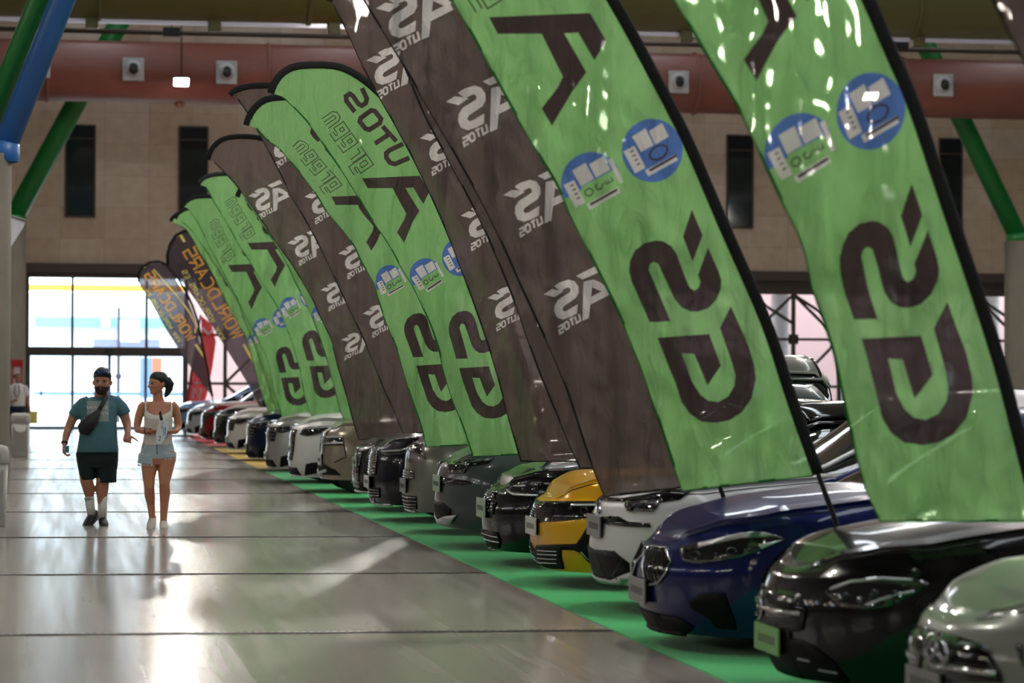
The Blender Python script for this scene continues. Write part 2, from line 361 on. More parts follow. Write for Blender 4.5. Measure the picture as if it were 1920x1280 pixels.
# steel lattice curtain wall to the right of the doors
g0 = X(352); x = g0; mb = MB(); P_ = X(1573, 600) - X(1487, 600); x = X(1487, 600) - P_ * 14
zs = [0.06, Zz(745) , Zz(636, 1490), Zz(552, 1490)]; zs = [.06, zs[2] - 2 * P_, zs[2] - P_, zs[2], zs[3]]; zs = sorted(set(max(.06, q) for q in zs))
r = .055
while x < 45.5:
    if x > g0 + .1: mb.box((x - .06, YW - .1, 0), (x + .06, YW + .05, zf0))
    i = round((x - X(1487, 600)) / P_)
    if x > g0:
        for a, b in zip(zs[:-1], zs[1:]):
            j = zs.index(a)
            if (i + j) % 2: mb.tube([(x, YW - .03, a), (x + P_, YW - .03, b)], r, 6)
            else: mb.tube([(x, YW - .03, b), (x + P_, YW - .03, a)], r, 6)
            if j == len(zs) - 2: mb.tube([(x, YW - .02, b), (x + P_, YW - .02, a + (b - a) * .35)], r, 6)
        mb.box((x - .16, YW - .08, zs[-2] - .16), (x + .16, YW, zs[-2] + .16))
    x += P_
for q in zs[1:-1]: mb.box((g0, YW - .08, q - .045), (46, YW, q + .045))
mb.box((g0, YW - .1, 0), (46, YW + .05, .12)).box((g0, YW - .12, zs[-1]), (46, YW + .1, zf0))
struct('window_7', mb, STEEL, smooth=False)
o = MB().box((g0, YW + .06, .1), (46, YW + .08, zf0)).build('glass_pane', PANE, None, smooth=False); o.parent = bpy.data.objects['window_7']
# outside
struct('trim_2', MB().box((-60, YW + .4, -.3), (120, 190, -.02)), mat('outdoor_paving', (205, 203, 198), .8), smooth=False)
PW = mat('white_render', (236, 236, 238), .8); PKW = mat('pinkish_render', (196, 158, 156), .8)
t = empty('far_building', (4, 140, 0), 'overexposed pale building with a blue-grey canopy band seen through the glass doors', 'building')
def at(ob, a, b, c, d, Y, th, m, name):
    p, q = px(a, d, Y), px(b, c, Y); o = np.array(ob.location); return MB().box((p[0] - o[0], Y - o[1], max(p[2], 0) - o[2]), (q[0] - o[0], Y + th - o[1], q[2] - o[2])).build(name, m, ob, smooth=False)
at(t, -300, 700, 555, 820, 140, 3, PW, 'wall'); at(t, 65, 400, 596, 612, 139, 1, mat('blue_grey_band', (120, 168, 178), .6), 'canopy_band')
at(t, 220, 262, 600, 640, 137, .3, PW, 'sign_panel'); at(t, 190, 206, 596, 612, 138.6, .2, PW, 'round_sign'); at(t, 175, 300, 636, 650, 138, .8, mat('grey_shade_panel', (120, 124, 150), .7), 'entrance_hood')
t = empty('yellow_gantry', (0, 128, 0), 'yellow overhead rail with two clamps crossing outside above the doors', 'gantry')
p, q = px(-100, 539, 128), px(700, 547, 128)
YELM = mat('yellow_orange_paint', (255, 180, 60), .5); at(t, -100, 760, 539.5, 543, 128, .25, YELM, 'rail')
for a in (119, 218): at(t, a - 4, a + 4, 534, 540, 127.9, .4, YELM, 'clamp')
for a in (-70, 740): p = px(a, 545, 128); MB().box((p[0] - .15, 0, 0), (p[0] + .15, .3, p[2])).build('post', YELM, t, smooth=False)
t = empty('pinkish_building', (30, 118, 0), 'pinkish building with pale round columns beyond the steel lattice', 'building')
at(t, 350, 2300, 470, 860, 118, 2, PKW, 'wall')
for a in (1462, 1590, 1720, 1856, 620, 800, 1000, 1200):
    p, q = px(a - 17, 860, 112), px(a + 17, 520, 112); MB().lathe([((q[0] - p[0]) / 2, 0), ((q[0] - p[0]) / 2, q[2] + 2)], ((p[0] + q[0]) / 2 - 30, 112 - 118, 0)).build('column', mat('pale_column_paint', (225, 215, 215), .6), t)
for (a, c, col, nm) in ((287, 690, (235, 140, 110), 'orange banner hanging outside, seen through the doors above the woman'), (268, 697, (140, 175, 225), 'blue and white banner outside the doors, left of the orange one')):
    Y = 112 if a == 287 else 109.5; p = px(a, 0, Y); t = empty('outdoor_banner', (p[0], Y, 0), nm, 'banner')
    zt = float(px(a, 668, Y)[2]); MB().tube([(0, 0, 0), (0, 0, zt)], .03, 8).build('pole', LGREY, t)
    MB().box((.03, -.01, .9), (.42, .01, zt - .05)).build('cloth', mat('banner_%d' % a, col, .6), t, smooth=False)
t = empty('street_lamp', px(227, 0, 110) * np.array([1, 1, 0]), 'dark lamp post outside with a round globe, between the two heads', 'lamp'); zt = float(px(227, 705, 110)[2])
MB().tube([(0, 0, 0), (0, 0, 4.2)], .06, 8).build('post', mat('dark_violet_paint', (60, 50, 80), .5), t); MB().ball((0, 0, zt), .12).build('globe', mat('dark_violet_paint', (60, 50, 80), .5), t)
t = empty('barrier', px(260, 0, 108) * np.array([1, 1, 0]), 'low blue barrier outside across the entrance', 'barrier')
MB().box((-3.6, 0, 1.0), (2.2, .08, 1.12)).build('rail', mat('blue_barrier_paint', (120, 160, 225), .5), t, smooth=False)
for a in (-3.4, -1.5, .3, 2.0): MB().box((a, 0, -.02), (a + .08, .08, 1.2)).build('post', LGREY, t, smooth=False)

# floor drain channels
for k in range(16):
    yk = float(fl(300, 1188)[1]) + (k - 2) * 5.80
    if yk < 2 or yk > YW - 1: continue
    mb = MB().box((-13.5, yk - .05, 0), (3.56, yk + .05, .004))
    n = 0; xg = -2.2
    sl = MB()
    while xg < 3.5: sl.box((xg, yk - .036, .004), (xg + .022, yk + .036, .007)); xg += .05
    o = struct('trim_%d' % (k + 3), mb, mat('drain_channel_metal', (44, 38, 34), .5), smooth=False); tag(sl.build('grating_bars', mat('drain_grating', (96, 88, 80), .4, .6), o, smooth=False))
# carpets
ex = float(fl(1160, 1187)[0]); yg = float(fl(492, 882)[1])
def carpet(y0, y1, col, nm, label):
    o = MB().box((ex, y0, 0), (10.2, y1, .006)).build(nm, mat(nm + '_pile', col, .95, noise=(60, .2, (1, 1, 1)), bump=(300, .3), sheen=.3), smooth=False); tag(o, label, 'carpet')
carpet(5, yg, (0, 166, 82), 'green_carpet', 'long green carpet strip under the nearer cars')
carpet(yg + 1.2, float(fl(397, 838)[1]), (196, 160, 56), 'yellow_carpet', 'mustard yellow carpet strip under the cars beyond the green one')
carpet(float(fl(391, 835.5)[1]), float(fl(345, 815)[1]), (206, 40, 56), 'red_carpet', 'red carpet strip under the farthest cars')

# columns and slanting tubes
def column(xa, xb, Y, ytop, name='column', tubes=()):
    p = px(xa, 700, Y); q = px(xb, 700, Y); r_ = (q[0] - p[0]) / 2; zt = float(px(xa, ytop, Y)[2]); cx = (p[0] + q[0]) / 2
    MBo = MB().lathe([(r_, 0), (r_, zt), (r_ * .8, zt + .01), (0, zt + .01)], (cx, Y, 0), n=32); return MBo, cx, zt, r_
m_, cx, zt, r_ = column(-64, 19, 46.0, 288); struct('trim_30', m_, CONC)
m_, cxb, ztb, rb = column(-14, 47, YW - 6, 410); struct('trim_31', m_, CONC)
m_, cxc, ztc, rc = column(1884, 1946, YW - 6, 452); struct('trim_32', m_, CONC)
def strut(pts, Y, r_, m, label, collar=True):
    P = [px(a, b, Y) for a, b in pts]; d = (P[1] - P[0]); P[1] = P[0] + d * ((ROOF - .45 - P[0][2]) / d[2]); o = empty('slanting_tube', P[0], label, 'tube', None)
    MB().tube([P[0] - P[0], P[1] - P[0]], r_, 20).build('tube', m, o)
    if collar: MB().lathe([(r_ * 1.15, -.16), (r_ * 1.3, -.12), (r_ * 1.3, .1), (r_ * .9, .16)], (0, 0, 0)).build('collar', m, o)
strut([(6, 284), (123, -15)], 46.0, .19, BLUETUBE, 'blue slanting steel tube rising from the near left concrete column')
strut([(-24, 240), (80, -15)], 46.4, .17, GREENTUBE, 'green slanting steel tube beside the blue one at upper left', False)
strut([(24, 412), (152, 175)], YW - 6, .30, GREENTUBE, 'green slanting steel tube in front of the stone wall at left, behind the duct')
strut([(1910, 446), (1800, 218)], YW - 6, .30, GREENTUBE, 'green slanting steel tube at the far right, standing on the grey column')

# ducts
def duct(Y, yc, rpx, m, label, name, seams, steps=0):
    c = px(300, yc, Y); r_ = rpx * Y / FPX; o = empty(name, (10, Y, c[2]), label, 'duct')
    prof = []; MBd = MB().lathe([(r_, -23.9), (r_, 35.9)], (0, 0, 0), 'x', 48); MBd.build('duct_body', m, o)
    for k in np.arange(-23, 35, seams): MB().lathe([(r_, -.05), (r_ + .05, -.04), (r_ + .05, .04), (r_, .05)], (k, 0, 0), 'x', 48).build('joint_ring', m, o)
    return o, r_
o, r_ = duct(YW - 8.5, 136, 57, DUCT, 'big red-brown round air duct running across the end wall', 'air_duct', 6.3)
MB().tube([(-23.8, -.2, r_ + .25), (35.8, -.2, r_ + .25)], .07, 8).build('cable_tray', STEEL, o)
for i, (a, b) in enumerate([(250, 130), (425, 136), (1272, 154), (1768, 160), (74, 124), (600, 140), (900, 146), (1520, 157)]):
    p = px(a, b, YW - 8.5 - r_ - .02); n = empty('air_nozzle', p, ['white square air nozzle on the red-brown duct, left of the bright lamp', 'white square air nozzle on the red-brown duct, right of the bright lamp', 'white square air nozzle on the duct, between the two nearest green flags', 'white square air nozzle on the duct at the far right', 'white square air nozzle half hidden by the blue tube', 'air nozzle hidden by the flags, first from the left', 'air nozzle hidden by the flags, second from the left', 'air nozzle hidden by the flags, third from the left'][i], 'air nozzle', 'air nozzles on the duct')
    MB().box((-.3, -.06, -.33), (.3, .0, .33)).build('plate', LGREY, n, smooth=False, bevel=.02)
    MB().lathe([(.24, -.04), (.23, -.12), (.17, -.2), (.13, -.21)], (0, 0, .03), 'y', 24).build('ball_joint', LGREY, n)
    MB().lathe([(.001, -.215), (.12, -.22), (.13, -.21)], (0, 0, -.03), 'y', 20).build('nozzle_mouth', BLACKM, n)
o, r_ = duct(66.0, -40, 78, OLIVE, 'olive round air duct crossing at the very top of the photo', 'air_duct', 4.6)
MB().box((-23.9, -.05, -r_ - .09), (35.9, .05, -r_ + .02)).build('pale_edge_rail', mat('pale_zinc_rail', (214, 208, 222), .3, .6), o, smooth=False)
for a in (402, 172, 625, 1160, 1285, 1720):
    p = px(a, 45, 66.0); MB().box((p[0] - 10 - .14, -.2, -r_ - .22), (p[0] - 10 + .14, .1, -r_ + .1)).build('hanger', OLIVE, o, smooth=False, bevel=.02)

# ceiling lamps, hung on rods
LED = mat('lamp_lens', (1, .97, .9), .5, emit=(1.0, .94, .85), es=LAMP_POWER)
def lamp(x, y, label):
    o = empty('ceiling_lamp', (x, y, LAMP_Z), label, 'lamp', 'hanging lamps of the hall')
    tl = lambda p: (p[0], p[1] * math.cos(.5) - p[2] * math.sin(-.5), p[1] * math.sin(-.5) + p[2] * math.cos(.5))
    MB().box((-.19, -.16, 0), (.19, .16, .03)).xf(tl).build('lens', LED, o, smooth=False, bevel=.012)
    MB().box((-.23, -.2, .03), (.23, .2, .1)).xf(tl).build('housing', BLACKM, o, smooth=False, bevel=.02); MB().tube([(0, 0, .16), (0, 0, ROOF - LAMP_Z)], .02, 6).build('rod', BLACKM, o)
    return o
p = px(340, 155, 84); LAMP_Z = float(p[2]); lx0 = float(p[0]); ldx = 9.95
names = {0: 'brightest hanging lamp, in front of the red-brown duct at left', 1: 'hanging lamp shining through the big green flag beside the blue car', 2: 'hanging lamp shining through the edge of the right-hand green flag'}
k = 0
for r0, (ly, off) in enumerate(((84, 0), (62, .3), (42, 0), (22, .3), (-4, 0))):
    for i in range(-1, 4):
        xx = lx0 + (i + off) * ldx
        if xx > 45: continue
        lamp(xx, ly, names[i] if (r0 == 0 and i in names) else 'hanging lamp high under the roof, out of the photo')
# added glowing roof panels, unseen, for bonnet reflections and fill light
RL = mat('added_roof_glow', (.9, .95, 1), .5, emit=(.86, .93, 1.0), es=4.0)
for i, xx in enumerate((1.0, 8.5, 18.0, 30)):
    mb = MB()
    for yy in np.arange(-10, YW - 6, 4.0): mb.box((xx - .55, yy, ROOF - .06), (xx + .55, yy + 3.4, ROOF - .01))
    struct('window_%d' % (20 + i), mb, RL, smooth=False)  # emissive strips added under the closed roof, not openings

# bins
def bin_(xa, xb, yt, yb, Y, label):
    p, q = px(xa, yb, Y), px(xb, yt, Y); w = (q[0] - p[0]) / 2; h = q[2]; cx = (p[0] + q[0]) / 2; o = empty('waste_bin', (cx, Y, 0), label, 'bin', 'grey waste bins along the left side')
    MB().rings([(0, 0, 0, w * .80, w * .8), (0, 0, .02, w * .83, w * .83), (0, 0, h * .78, w * .97, w * .97)], 32, 5).build('body', CREAM, o)
    MB().rings([(0, 0, h * .77, w * 1.0, w * 1.0), (0, 0, h * .80, w * 1.02, w * 1.02), (0, 0, h * .93, w * 1.0, w * 1.0), (0, 0, h * .98, w * .9, w * .9), (0, 0, h, w * .6, w * .6)], 32, 5).build('lid', CREAM, o)
    MB().box((-w * .72, -w * .93, h * .12), (w * .72, -w * .86, h * .7)).build('front_panel', mat('slightly_darker_bin_plastic', (160, 158, 150), .5), o, smooth=False, bevel=.02)
    MB().box((-w * .6, -w * 1.03, h * .8), (w * .6, -w * .96, h * .89)).build('flap', mat('slightly_darker_bin_plastic', (160, 158, 150), .5), o, smooth=False, bevel=.01)
bin_(-54, 17, 834, 984, float(fl(10, 986)[1]), 'nearer grey waste bin, cut off by the left edge of the photo')
bin_(19, 57, 774, 856, float(fl(38, 857)[1]), 'farther grey waste bin below the man in the white shirt')
# red framed poster stands
for a, b, yt, Y, lab in ((22, 42, 674, 82.0, 'poster stand with a red header behind the man in the white shirt'), (-14, 7, 658, 60.0, 'poster stand with a red frame at the left edge of the photo')):
    p, q = px(a, 700, Y), px(b, yt, Y); w = (q[0] - p[0]) / 2; o = empty('poster_stand', ((p[0] + q[0]) / 2, Y, 0), lab, 'poster stand')
    R_ = mat('red_frame_paint', (190, 30, 34), .4); MB().box((-w, -.03, 0), (-w + .05, .03, q[2])).box((w - .05, -.03, 0), (w, .03, q[2])).box((-w - .05, -.3, 0), (w + .05, .3, .04)).build('frame', R_, o, smooth=False)
    MB().box((-w - .02, -.04, q[2] - .2), (w + .02, .04, q[2])).build('header', R_, o, smooth=False); MB().box((-w + .05, -.01, .9), (w - .05, .01, q[2] - .2)).build('poster', mat('poster_paper', (210, 216, 220), .4), o, smooth=False)
    MB().box((-w + .1, -.02, 1.15), (w - .12, -.012, q[2] - .4)).build('printed_area', mat('poster_print', (120, 150, 160), .4, noise=(5, .5, (1, 1, 1))), o, smooth=False)
# black loudspeakers under the olive duct
for a, b, lab in ((322, 60, 'small black loudspeaker box hanging above the bright lamp'), (1287, 66, 'small black loudspeaker box hanging between the two big green flags'), (1686, 84, 'small black loudspeaker box hanging right of the right-hand green flag')):
    p = px(a, b, 84); o = empty('loudspeaker', p, lab, 'loudspeaker', 'loudspeakers under the roof'); MB().box((-.24, -.15, -.12), (.24, .15, .12)).build('cabinet', BLACKM, o, smooth=False, bevel=.02)
    MB().box((-.2, -.17, -.09), (.2, -.15, .09)).build('grille', mat('speaker_mesh', (30, 30, 32), .7), o, smooth=False); MB().tube([(0, 0, .12), (0, 0, ROOF - p[2])], .015, 6).build('rod', BLACKM, o)
p = px(336, 197, YW - 8.5); o = empty('smoke_detector', p, 'small round reddish fitting hanging just below the red-brown duct', 'fitting'); MB().lathe([(.001, .07), (.1, .07), (.15, .0), (.12, -.07), (.001, -.08)], (0, 0, 0)).build('dome', DUCT, o); MB().tube([(0, 0, .05), (0, 0, .16)], .02, 6).build('stem', BLACKM, o)

# daylight portal in the glazed entrance
pl = bpy.data.lights.new('daylight_portal', 'AREA'); pl.shape = 'RECTANGLE'; pl.size = xr - xl; pl.size_y = zf0; pl.cycles.is_portal = True
po = bpy.data.objects.new('daylight_portal', pl); COL.objects.link(po); po.location = ((xl + xr) / 2, YW + .5, zf0 / 2); po.rotation_euler = (-math.pi / 2, 0, 0)

# unseen roof slab added outside to keep the ground beyond the lattice in shade
t = empty('added_shade_roof', (30, 106, 0), 'added flat roof outside, unseen, shading the ground beyond the steel lattice', 'roof')
MB().box((xr + 1.5 - 30, YW + .6 - 106, zf1 + .3), (90, 7.5, zf1 + .7)).build('slab', mat('shade_roof_render', (190, 180, 178), .8), t, smooth=False)
for a in (6.0, 18.0, 30.0, 42.0): MB().lathe([(.25, 0), (.25, zf1 + .3)], (a - 30 + 3, 6.5, 0)).build('post', mat('pale_column_paint', (225, 215, 215), .6), t)
# small warm spot lamps of the stands on the left side of the aisle (they sparkle in the car paint)
SP = mat('spot_lamp_lens', (1, .9, .7), .5, emit=(1.0, .86, .62), es=220.0); SPB = mat('spot_lamp_lens_cool', (.8, .9, 1), .5, emit=(.75, .86, 1.0), es=260.0); rnd = random.Random(8)
for k, (x0_, y0) in enumerate([(-10.5, 1), (-10.5, 10), (-10.5, 19), (-10.5, 28), (-9.0, -12.5), (-10.5, 40)]):
    o = empty('spot_lamp_rail', (x0_, y0, 0), 'rail of small spot lamps over a stand left of the aisle, out of the photo', 'lamp', 'spot lamp rails of the stands')
    MB().tube([(0, 0, 0), (0, 0, 4.6)], .05, 8).tube([(0, 7, 0), (0, 7, 4.6)], .05, 8).tube([(0, 0, 4.55), (0, 7, 4.55)], .05, 8).build('stand', BLACKM, o)
    for j in range(6):
        zz = 4.42 - (j % 2) * .9; b = MB().lathe([(.001, -.1), (.06, -.1), (.08, .08)], (0, .6 + j * 1.15, zz), 'x', 12).tube([(0, .6 + j * 1.15, zz), (0, .6 + j * 1.15, 4.55)], .015, 6).build('lamp_head', BLACKM, o)
        MB().lathe([(.001, .09), (.05, .085), (.078, .07)], (0, .6 + j * 1.15, zz), 'x', 12).build('lens', SP if j % 3 else SPB, b)
# ------------------------------------------------------------------ feather flags
GREEN = cloth_mat('green_polyester', (150, 204, 132), 0.05, 0.5)
INK = cloth_mat('dark_print_on_polyester', (84, 70, 70), 0.04, 0.25)
GREY = cloth_mat('brown_black_polyester', (112, 98, 93), 0.12, 0.45)
BLUE = cloth_mat('blue_sticker', (92, 128, 196), 0.03, 0.45)
WHITE = cloth_mat('white_print', (232, 226, 222), 0.02, 0.4)
SLEEVE = mat('black_sleeve_cloth', (18, 18, 18), 0.8)
GHEM = cloth_mat('green_hem_stitching', (52, 140, 66), 0.0, 0.3)
POLE = mat('black_fibreglass_pole', (14, 14, 15), 0.35)
RUBBER = mat('black_rubber_base', (16, 16, 17), 0.6)
G3L = [(124, 588), (125, 572), (126, 565), (128, 557), (131, 549), (135, 541), (140, 534), (146, 528), (153, 522), (160, 518), (168, 515), (176, 513), (178, 520), (181, 529), (191, 541), (209, 559), (224, 573), (252, 594), (290, 620), (327, 646), (376, 676), (414, 699), (451, 725), (498, 751), (536, 774), (585, 797), (600, 804), (651, 822), (694, 832), (740, 846), (799, 869), (855, 888)]
G3R = [(124, 600), (126, 620), (131, 637), (136, 650), (143, 663), (152, 676), (162, 689), (172, 700), (183, 712), (208, 735), (250, 766), (290, 791), (328, 813), (369, 835), (434, 872), (500, 903), (564, 933), (640, 960), (711, 985), (780, 1005), (852, 1026)]
def fn(rows):
    a = np.array(rows, float)
    return lambda y: spl(a[:, 0], a[:, 1], y) if len(a) > 8 else np.interp(y, a[:, 0], a[:, 1])
_gl = np.array(G3L, float); _gr = np.array(G3R, float)
LG = lambda y: np.interp(y, _gl[:, 0], _gl[:, 1]); RG = lambda y: np.interp(y, _gr[:, 0], _gr[:, 1])
class Shape:
    def __init__(s, top, bot, L, R=None, lm=(), width=1.0, tip=None):
        s.top, s.bot = top, bot; s.k = (bot - top) / 728.0; s.width = width
        tp = top + 52 * s.k if tip is None else tip; s.can = lambda y: np.interp(np.asarray(y, float), [top, tp, bot, bot + 200], [124, 176, 852, 852 + 200 / s.k])
        s.L0 = np.array(L, float); s.R0 = None if R is None else np.array(R, float)
        pts = sorted([(124, top), (176, tp)] + list(lm) + [(852, bot)]); s.lc = [p[0] for p in pts]; s.ly = [p[1] for p in pts]
    def y(s, yc): return np.interp(yc, s.lc, s.ly)
    def yc(s, y): return np.interp(y, s.ly, s.lc)
    def _e(s, A, G, y):
        y = np.asarray(y, float); v = spl(A[:, 0], A[:, 1], y)
        up = A[0, 1] + s.k * (G(s.can(y)) - G(s.can(A[0, 0]))); dn = A[-1, 1] + s.k * (G(s.can(y)) - G(s.can(A[-1, 0])))
        return np.where(y < A[0, 0], up, np.where(y > A[-1, 0], dn, v))
    def L(s, y): return s._e(s.L0, LG, y)
    def R(s, y):
        if s.R0 is not None: return s._e(s.R0, RG, y)
        c = s.can(y); return s.L(y) + s.k * s.width * (RG(c) - LG(c))
    def inv(s, x, y):
        "pixel -> (u*140, canonical y)"
        l, r = float(s.L(y)), float(s.R(y)); return ((x - l) / (r - l) * 140, float(s.yc(y)))
SH = {}
SH['G3'] = Shape(124, 852, G3L, G3R)
SH['F2'] = Shape(-322, 905, [(0, 849), (74, 891), (146, 930), (217, 969), (281, 1006), (352, 1048), (400, 1069), (450, 1094), (494, 1116), (562, 1150), (625, 1178), (694, 1206), (778, 1235), (856, 1262), (919, 1285)],
    [(0, 1138), (64, 1175), (129, 1209), (193, 1243), (270, 1282), (360, 1320), (451, 1359), (541, 1399), (626, 1434), (744, 1471), (890, 1520)], [(455, 236), (671, 600)])
SH['F1'] = Shape(-527, 976, [(0, 1266), (103, 1326), (217, 1393), (319, 1440), (397, 1477), (442, 1500), (498, 1516), (534, 1523), (596, 1543), (655, 1562), (763, 1585), (868, 1611), (931, 1631), (975, 1651)],
    [(0, 1618), (88, 1653), (176, 1694), (294, 1734), (360, 1756), (475, 1795), (573, 1828), (675, 1861), (754, 1882), (864, 1910), (975, 1940)], [(455, 152), (671, 596)])
SH['F0'] = Shape(-800, 1010, [(0, 1864), (60, 1893), (115, 1922), (300, 2010), (600, 2125), (1000, 2230)])
SH['B'] = Shape(-150, 918, [(0, 682), (100, 744), (200, 802), (300, 860), (400, 915), (550, 984), (700, 1053), (874, 1115), (929, 1139)], tip=-118)
SH['C'] = Shape(-85, 876, [(0, 694), (115, 754), (211, 794), (300, 841), (400, 894), (550, 959), (700, 1013), (874, 1087)], tip=-60)
SH['A'] = Shape(-22, 864, [(0, 621), (61, 652), (141, 689), (192, 717), (234, 741), (300, 776), (400, 823), (550, 882), (700, 932), (780, 953), (861, 976)], tip=2)
SH['G4'] = Shape(184, 834, [(241, 482), (262, 501), (276, 522), (299, 541), (325, 564), (346, 580), (374, 599), (395, 611), (421, 634), (461, 664), (491, 678), (533, 702), (566, 711), (592, 720), (627, 734), (658, 746), (689, 755), (736, 769), (787, 787), (830, 799)], None, [(455, 470), (671, 668)], tip=236)
SH['D1'] = Shape(164, 811, [(184, 445), (208, 462), (243, 482), (285, 505), (332, 529), (374, 550), (416, 575), (465, 601), (508, 622), (554, 643), (597, 664), (647, 687), (691, 705), (743, 726), (778, 743), (811, 756)], tip=181)
SH['D2'] = Shape(257, 822, [(302, 400), (332, 430), (364, 456), (418, 494), (458, 520), (482, 538), (524, 565), (557, 584), (592, 600), (642, 623), (677, 631), (731, 647), (783, 661), (820, 672)], tip=300)
SH['E1'] = Shape(337, 786, [(376, 462), (420, 492), (475, 527), (498, 540), (529, 554), (566, 573), (625, 597), (658, 608), (691, 618), (736, 630), (771, 639), (786, 645)], None, [(455, 548), (671, 680)], tip=370)
SH['E2'] = Shape(328, 788, [(352, 388), (376, 400), (414, 423), (451, 444), (493, 470), (540, 498), (573, 519), (613, 537), (649, 550), (691, 562), (747, 573), (787, 588)], None, [(455, 538), (671, 675)], tip=347)
SH['E3'] = Shape(370, 797, [(390, 352), (411, 367), (437, 381), (470, 397), (514, 421), (554, 442), (601, 465), (633, 482), (665, 498), (712, 510), (738, 515), (771, 526), (794, 531)], None, [(455, 580), (671, 698)], tip=388)
SH['E4'] = Shape(391, 778, [(413, 338), (424, 352), (449, 371), (475, 390), (505, 409), (535, 427), (565, 446), (600, 458), (640, 475), (700, 495), (775, 520)], None, [(455, 600), (671, 705)], tip=411)
SH['E5'] = Shape(398, 770, [(419, 331), (424, 341), (447, 360), (473, 375), (497, 390), (522, 403), (557, 420), (602, 444), (623, 456), (680, 475), (740, 492), (768, 502)], None, [(455, 606), (671, 708)], tip=416)

z = lambda pts, ox, oy, s: [(ox + a / s, oy + b / s) for a, b in pts]
def circ(cx, cy, rx, ry=None, a0=0, a1=360, n=28, rot=0):
    ry = ry or rx; c, s_ = math.cos(math.radians(rot)), math.sin(math.radians(rot)); o = []
    for k in range(n):
        a = math.radians(a0 + (a1 - a0) * k / (n if a1 - a0 == 360 else n - 1)); x, y = rx * math.cos(a), ry * math.sin(a); o.append((cx + x * c - y * s_, cy + x * s_ + y * c))
    return o
# printed art, in pixels of the two best-seen flags
ART = []     # (shape, material index, polygon)
F2 = lambda pts, ox, oy, s, m: ART.append(('F2', m, z(pts, ox, oy, s)))
F2([(935, 95), (1495, 72), (1585, 225), (1520, 335), (1430, 180), (1352, 185), (1475, 400), (1395, 510), (1285, 697), (1228, 600), (1320, 480), (1345, 425), (1228, 187), (985, 187)], 600, 0, 2.954, 1)
F2([(375, 772), (245, 465), (252, 430), (275, 418), (300, 430), (320, 470), (400, 640), (440, 690), (490, 715), (540, 718), (600, 700), (650, 650), (675, 590), (680, 530), (665, 480), (600, 335), (540, 500), (555, 540), (545, 575), (520, 592), (495, 580), (480, 555), (410, 370), (380, 325), (330, 295), (290, 290), (220, 305), (160, 350), (132, 410), (126, 470), (140, 530), (250, 775)], 1140, 360, 3.2, 1)
F2([(503, 105), (568, 262), (508, 420), (450, 268)], 1140, 360, 3.2, 1)
F2([(745, 740), (1055, 725), (1125, 915), (1045, 1030), (965, 840), (890, 835), (950, 1000), (1000, 1080), (1050, 1120), (1110, 1130), (1170, 1100), (1205, 1040), (1212, 980), (1195, 910), (1120, 690), (1185, 560), (1290, 800), (1325, 920), (1335, 1000), (1310, 1120), (1250, 1200), (1180, 1240), (1100, 1252), (1010, 1240), (940, 1190), (890, 1120), (850, 1000), (800, 880)], 1000, 400, 3.2, 1)
q5 = lambda pts, m: F2(pts, 1020, 180, 5.333, m)
q5(circ(475, 870, 305, 310, 150, 330), 2)
q5(circ(1082, 545, 305, 318), 2)
q5([(375, 905), (695, 735), (735, 800), (395, 990)], 0)
for p in ([(280, 745), (415, 665), (500, 825), (370, 900)], [(450, 680), (595, 600), (665, 735), (520, 815)], [(635, 640), (680, 620), (795, 860), (760, 880)], [(425, 1080), (735, 905), (765, 960), (455, 1137)], [(195, 890), (300, 838), (415, 1060), (315, 1112)],
          [(880, 405), (1015, 322), (1095, 490), (970, 560)], [(1050, 350), (1180, 270), (1250, 405), (1110, 485)], [(795, 555), (905, 495), (1015, 715), (910, 775)], [(1010, 745), (1310, 585), (1340, 640), (1045, 803)]):
    q5(p, 3)
for p in (stroke(circ(450, 960, 42, 36, n=14, rot=-30), 14, True), stroke([(592, 870), (575, 925), (535, 935), (515, 905), (530, 875)], 14), stroke([(605, 850), (625, 880), (690, 845), (670, 810)], 12), stroke([(645, 865), (635, 835)], 10),
          stroke(circ(1145, 565, 98, 62, n=20, rot=-32), 20, True)): q5(p, 4)
for ox, oy in ((0, 0), (600, -338)):
    q5(stroke([(462 + ox * .985, 1085 + oy), (735 + ox * .985, 932 + oy)], 26), 4)
    for k in range(4):
        a = (262 + ox + k * 22, 900 + oy + k * 42); q5(stroke([a, (a[0] + 34, a[1] - 18)], 14), 4)
g3 = lambda pts, m: ART.append(('G3', m, z(pts, 600, 0, 4.267)))
g3(stroke([(335, 705), (375, 790), (365, 825), (335, 845), (308, 832), (265, 768), (238, 750), (208, 770), (212, 808), (278, 895)], 38), 1)
g3(stroke([(325, 945), (410, 882), (440, 890), (488, 950), (478, 985), (395, 1037), (362, 1027), (318, 972)], 38, True), 1)
g3(stroke([(500, 1010), (612, 1130)], 36), 1); g3(stroke([(565, 1065), (440, 1148)], 38), 1)
g3(stroke([(665, 1150), (560, 1200), (530, 1225), (532, 1262), (560, 1300), (600, 1312), (715, 1262)], 38), 1)
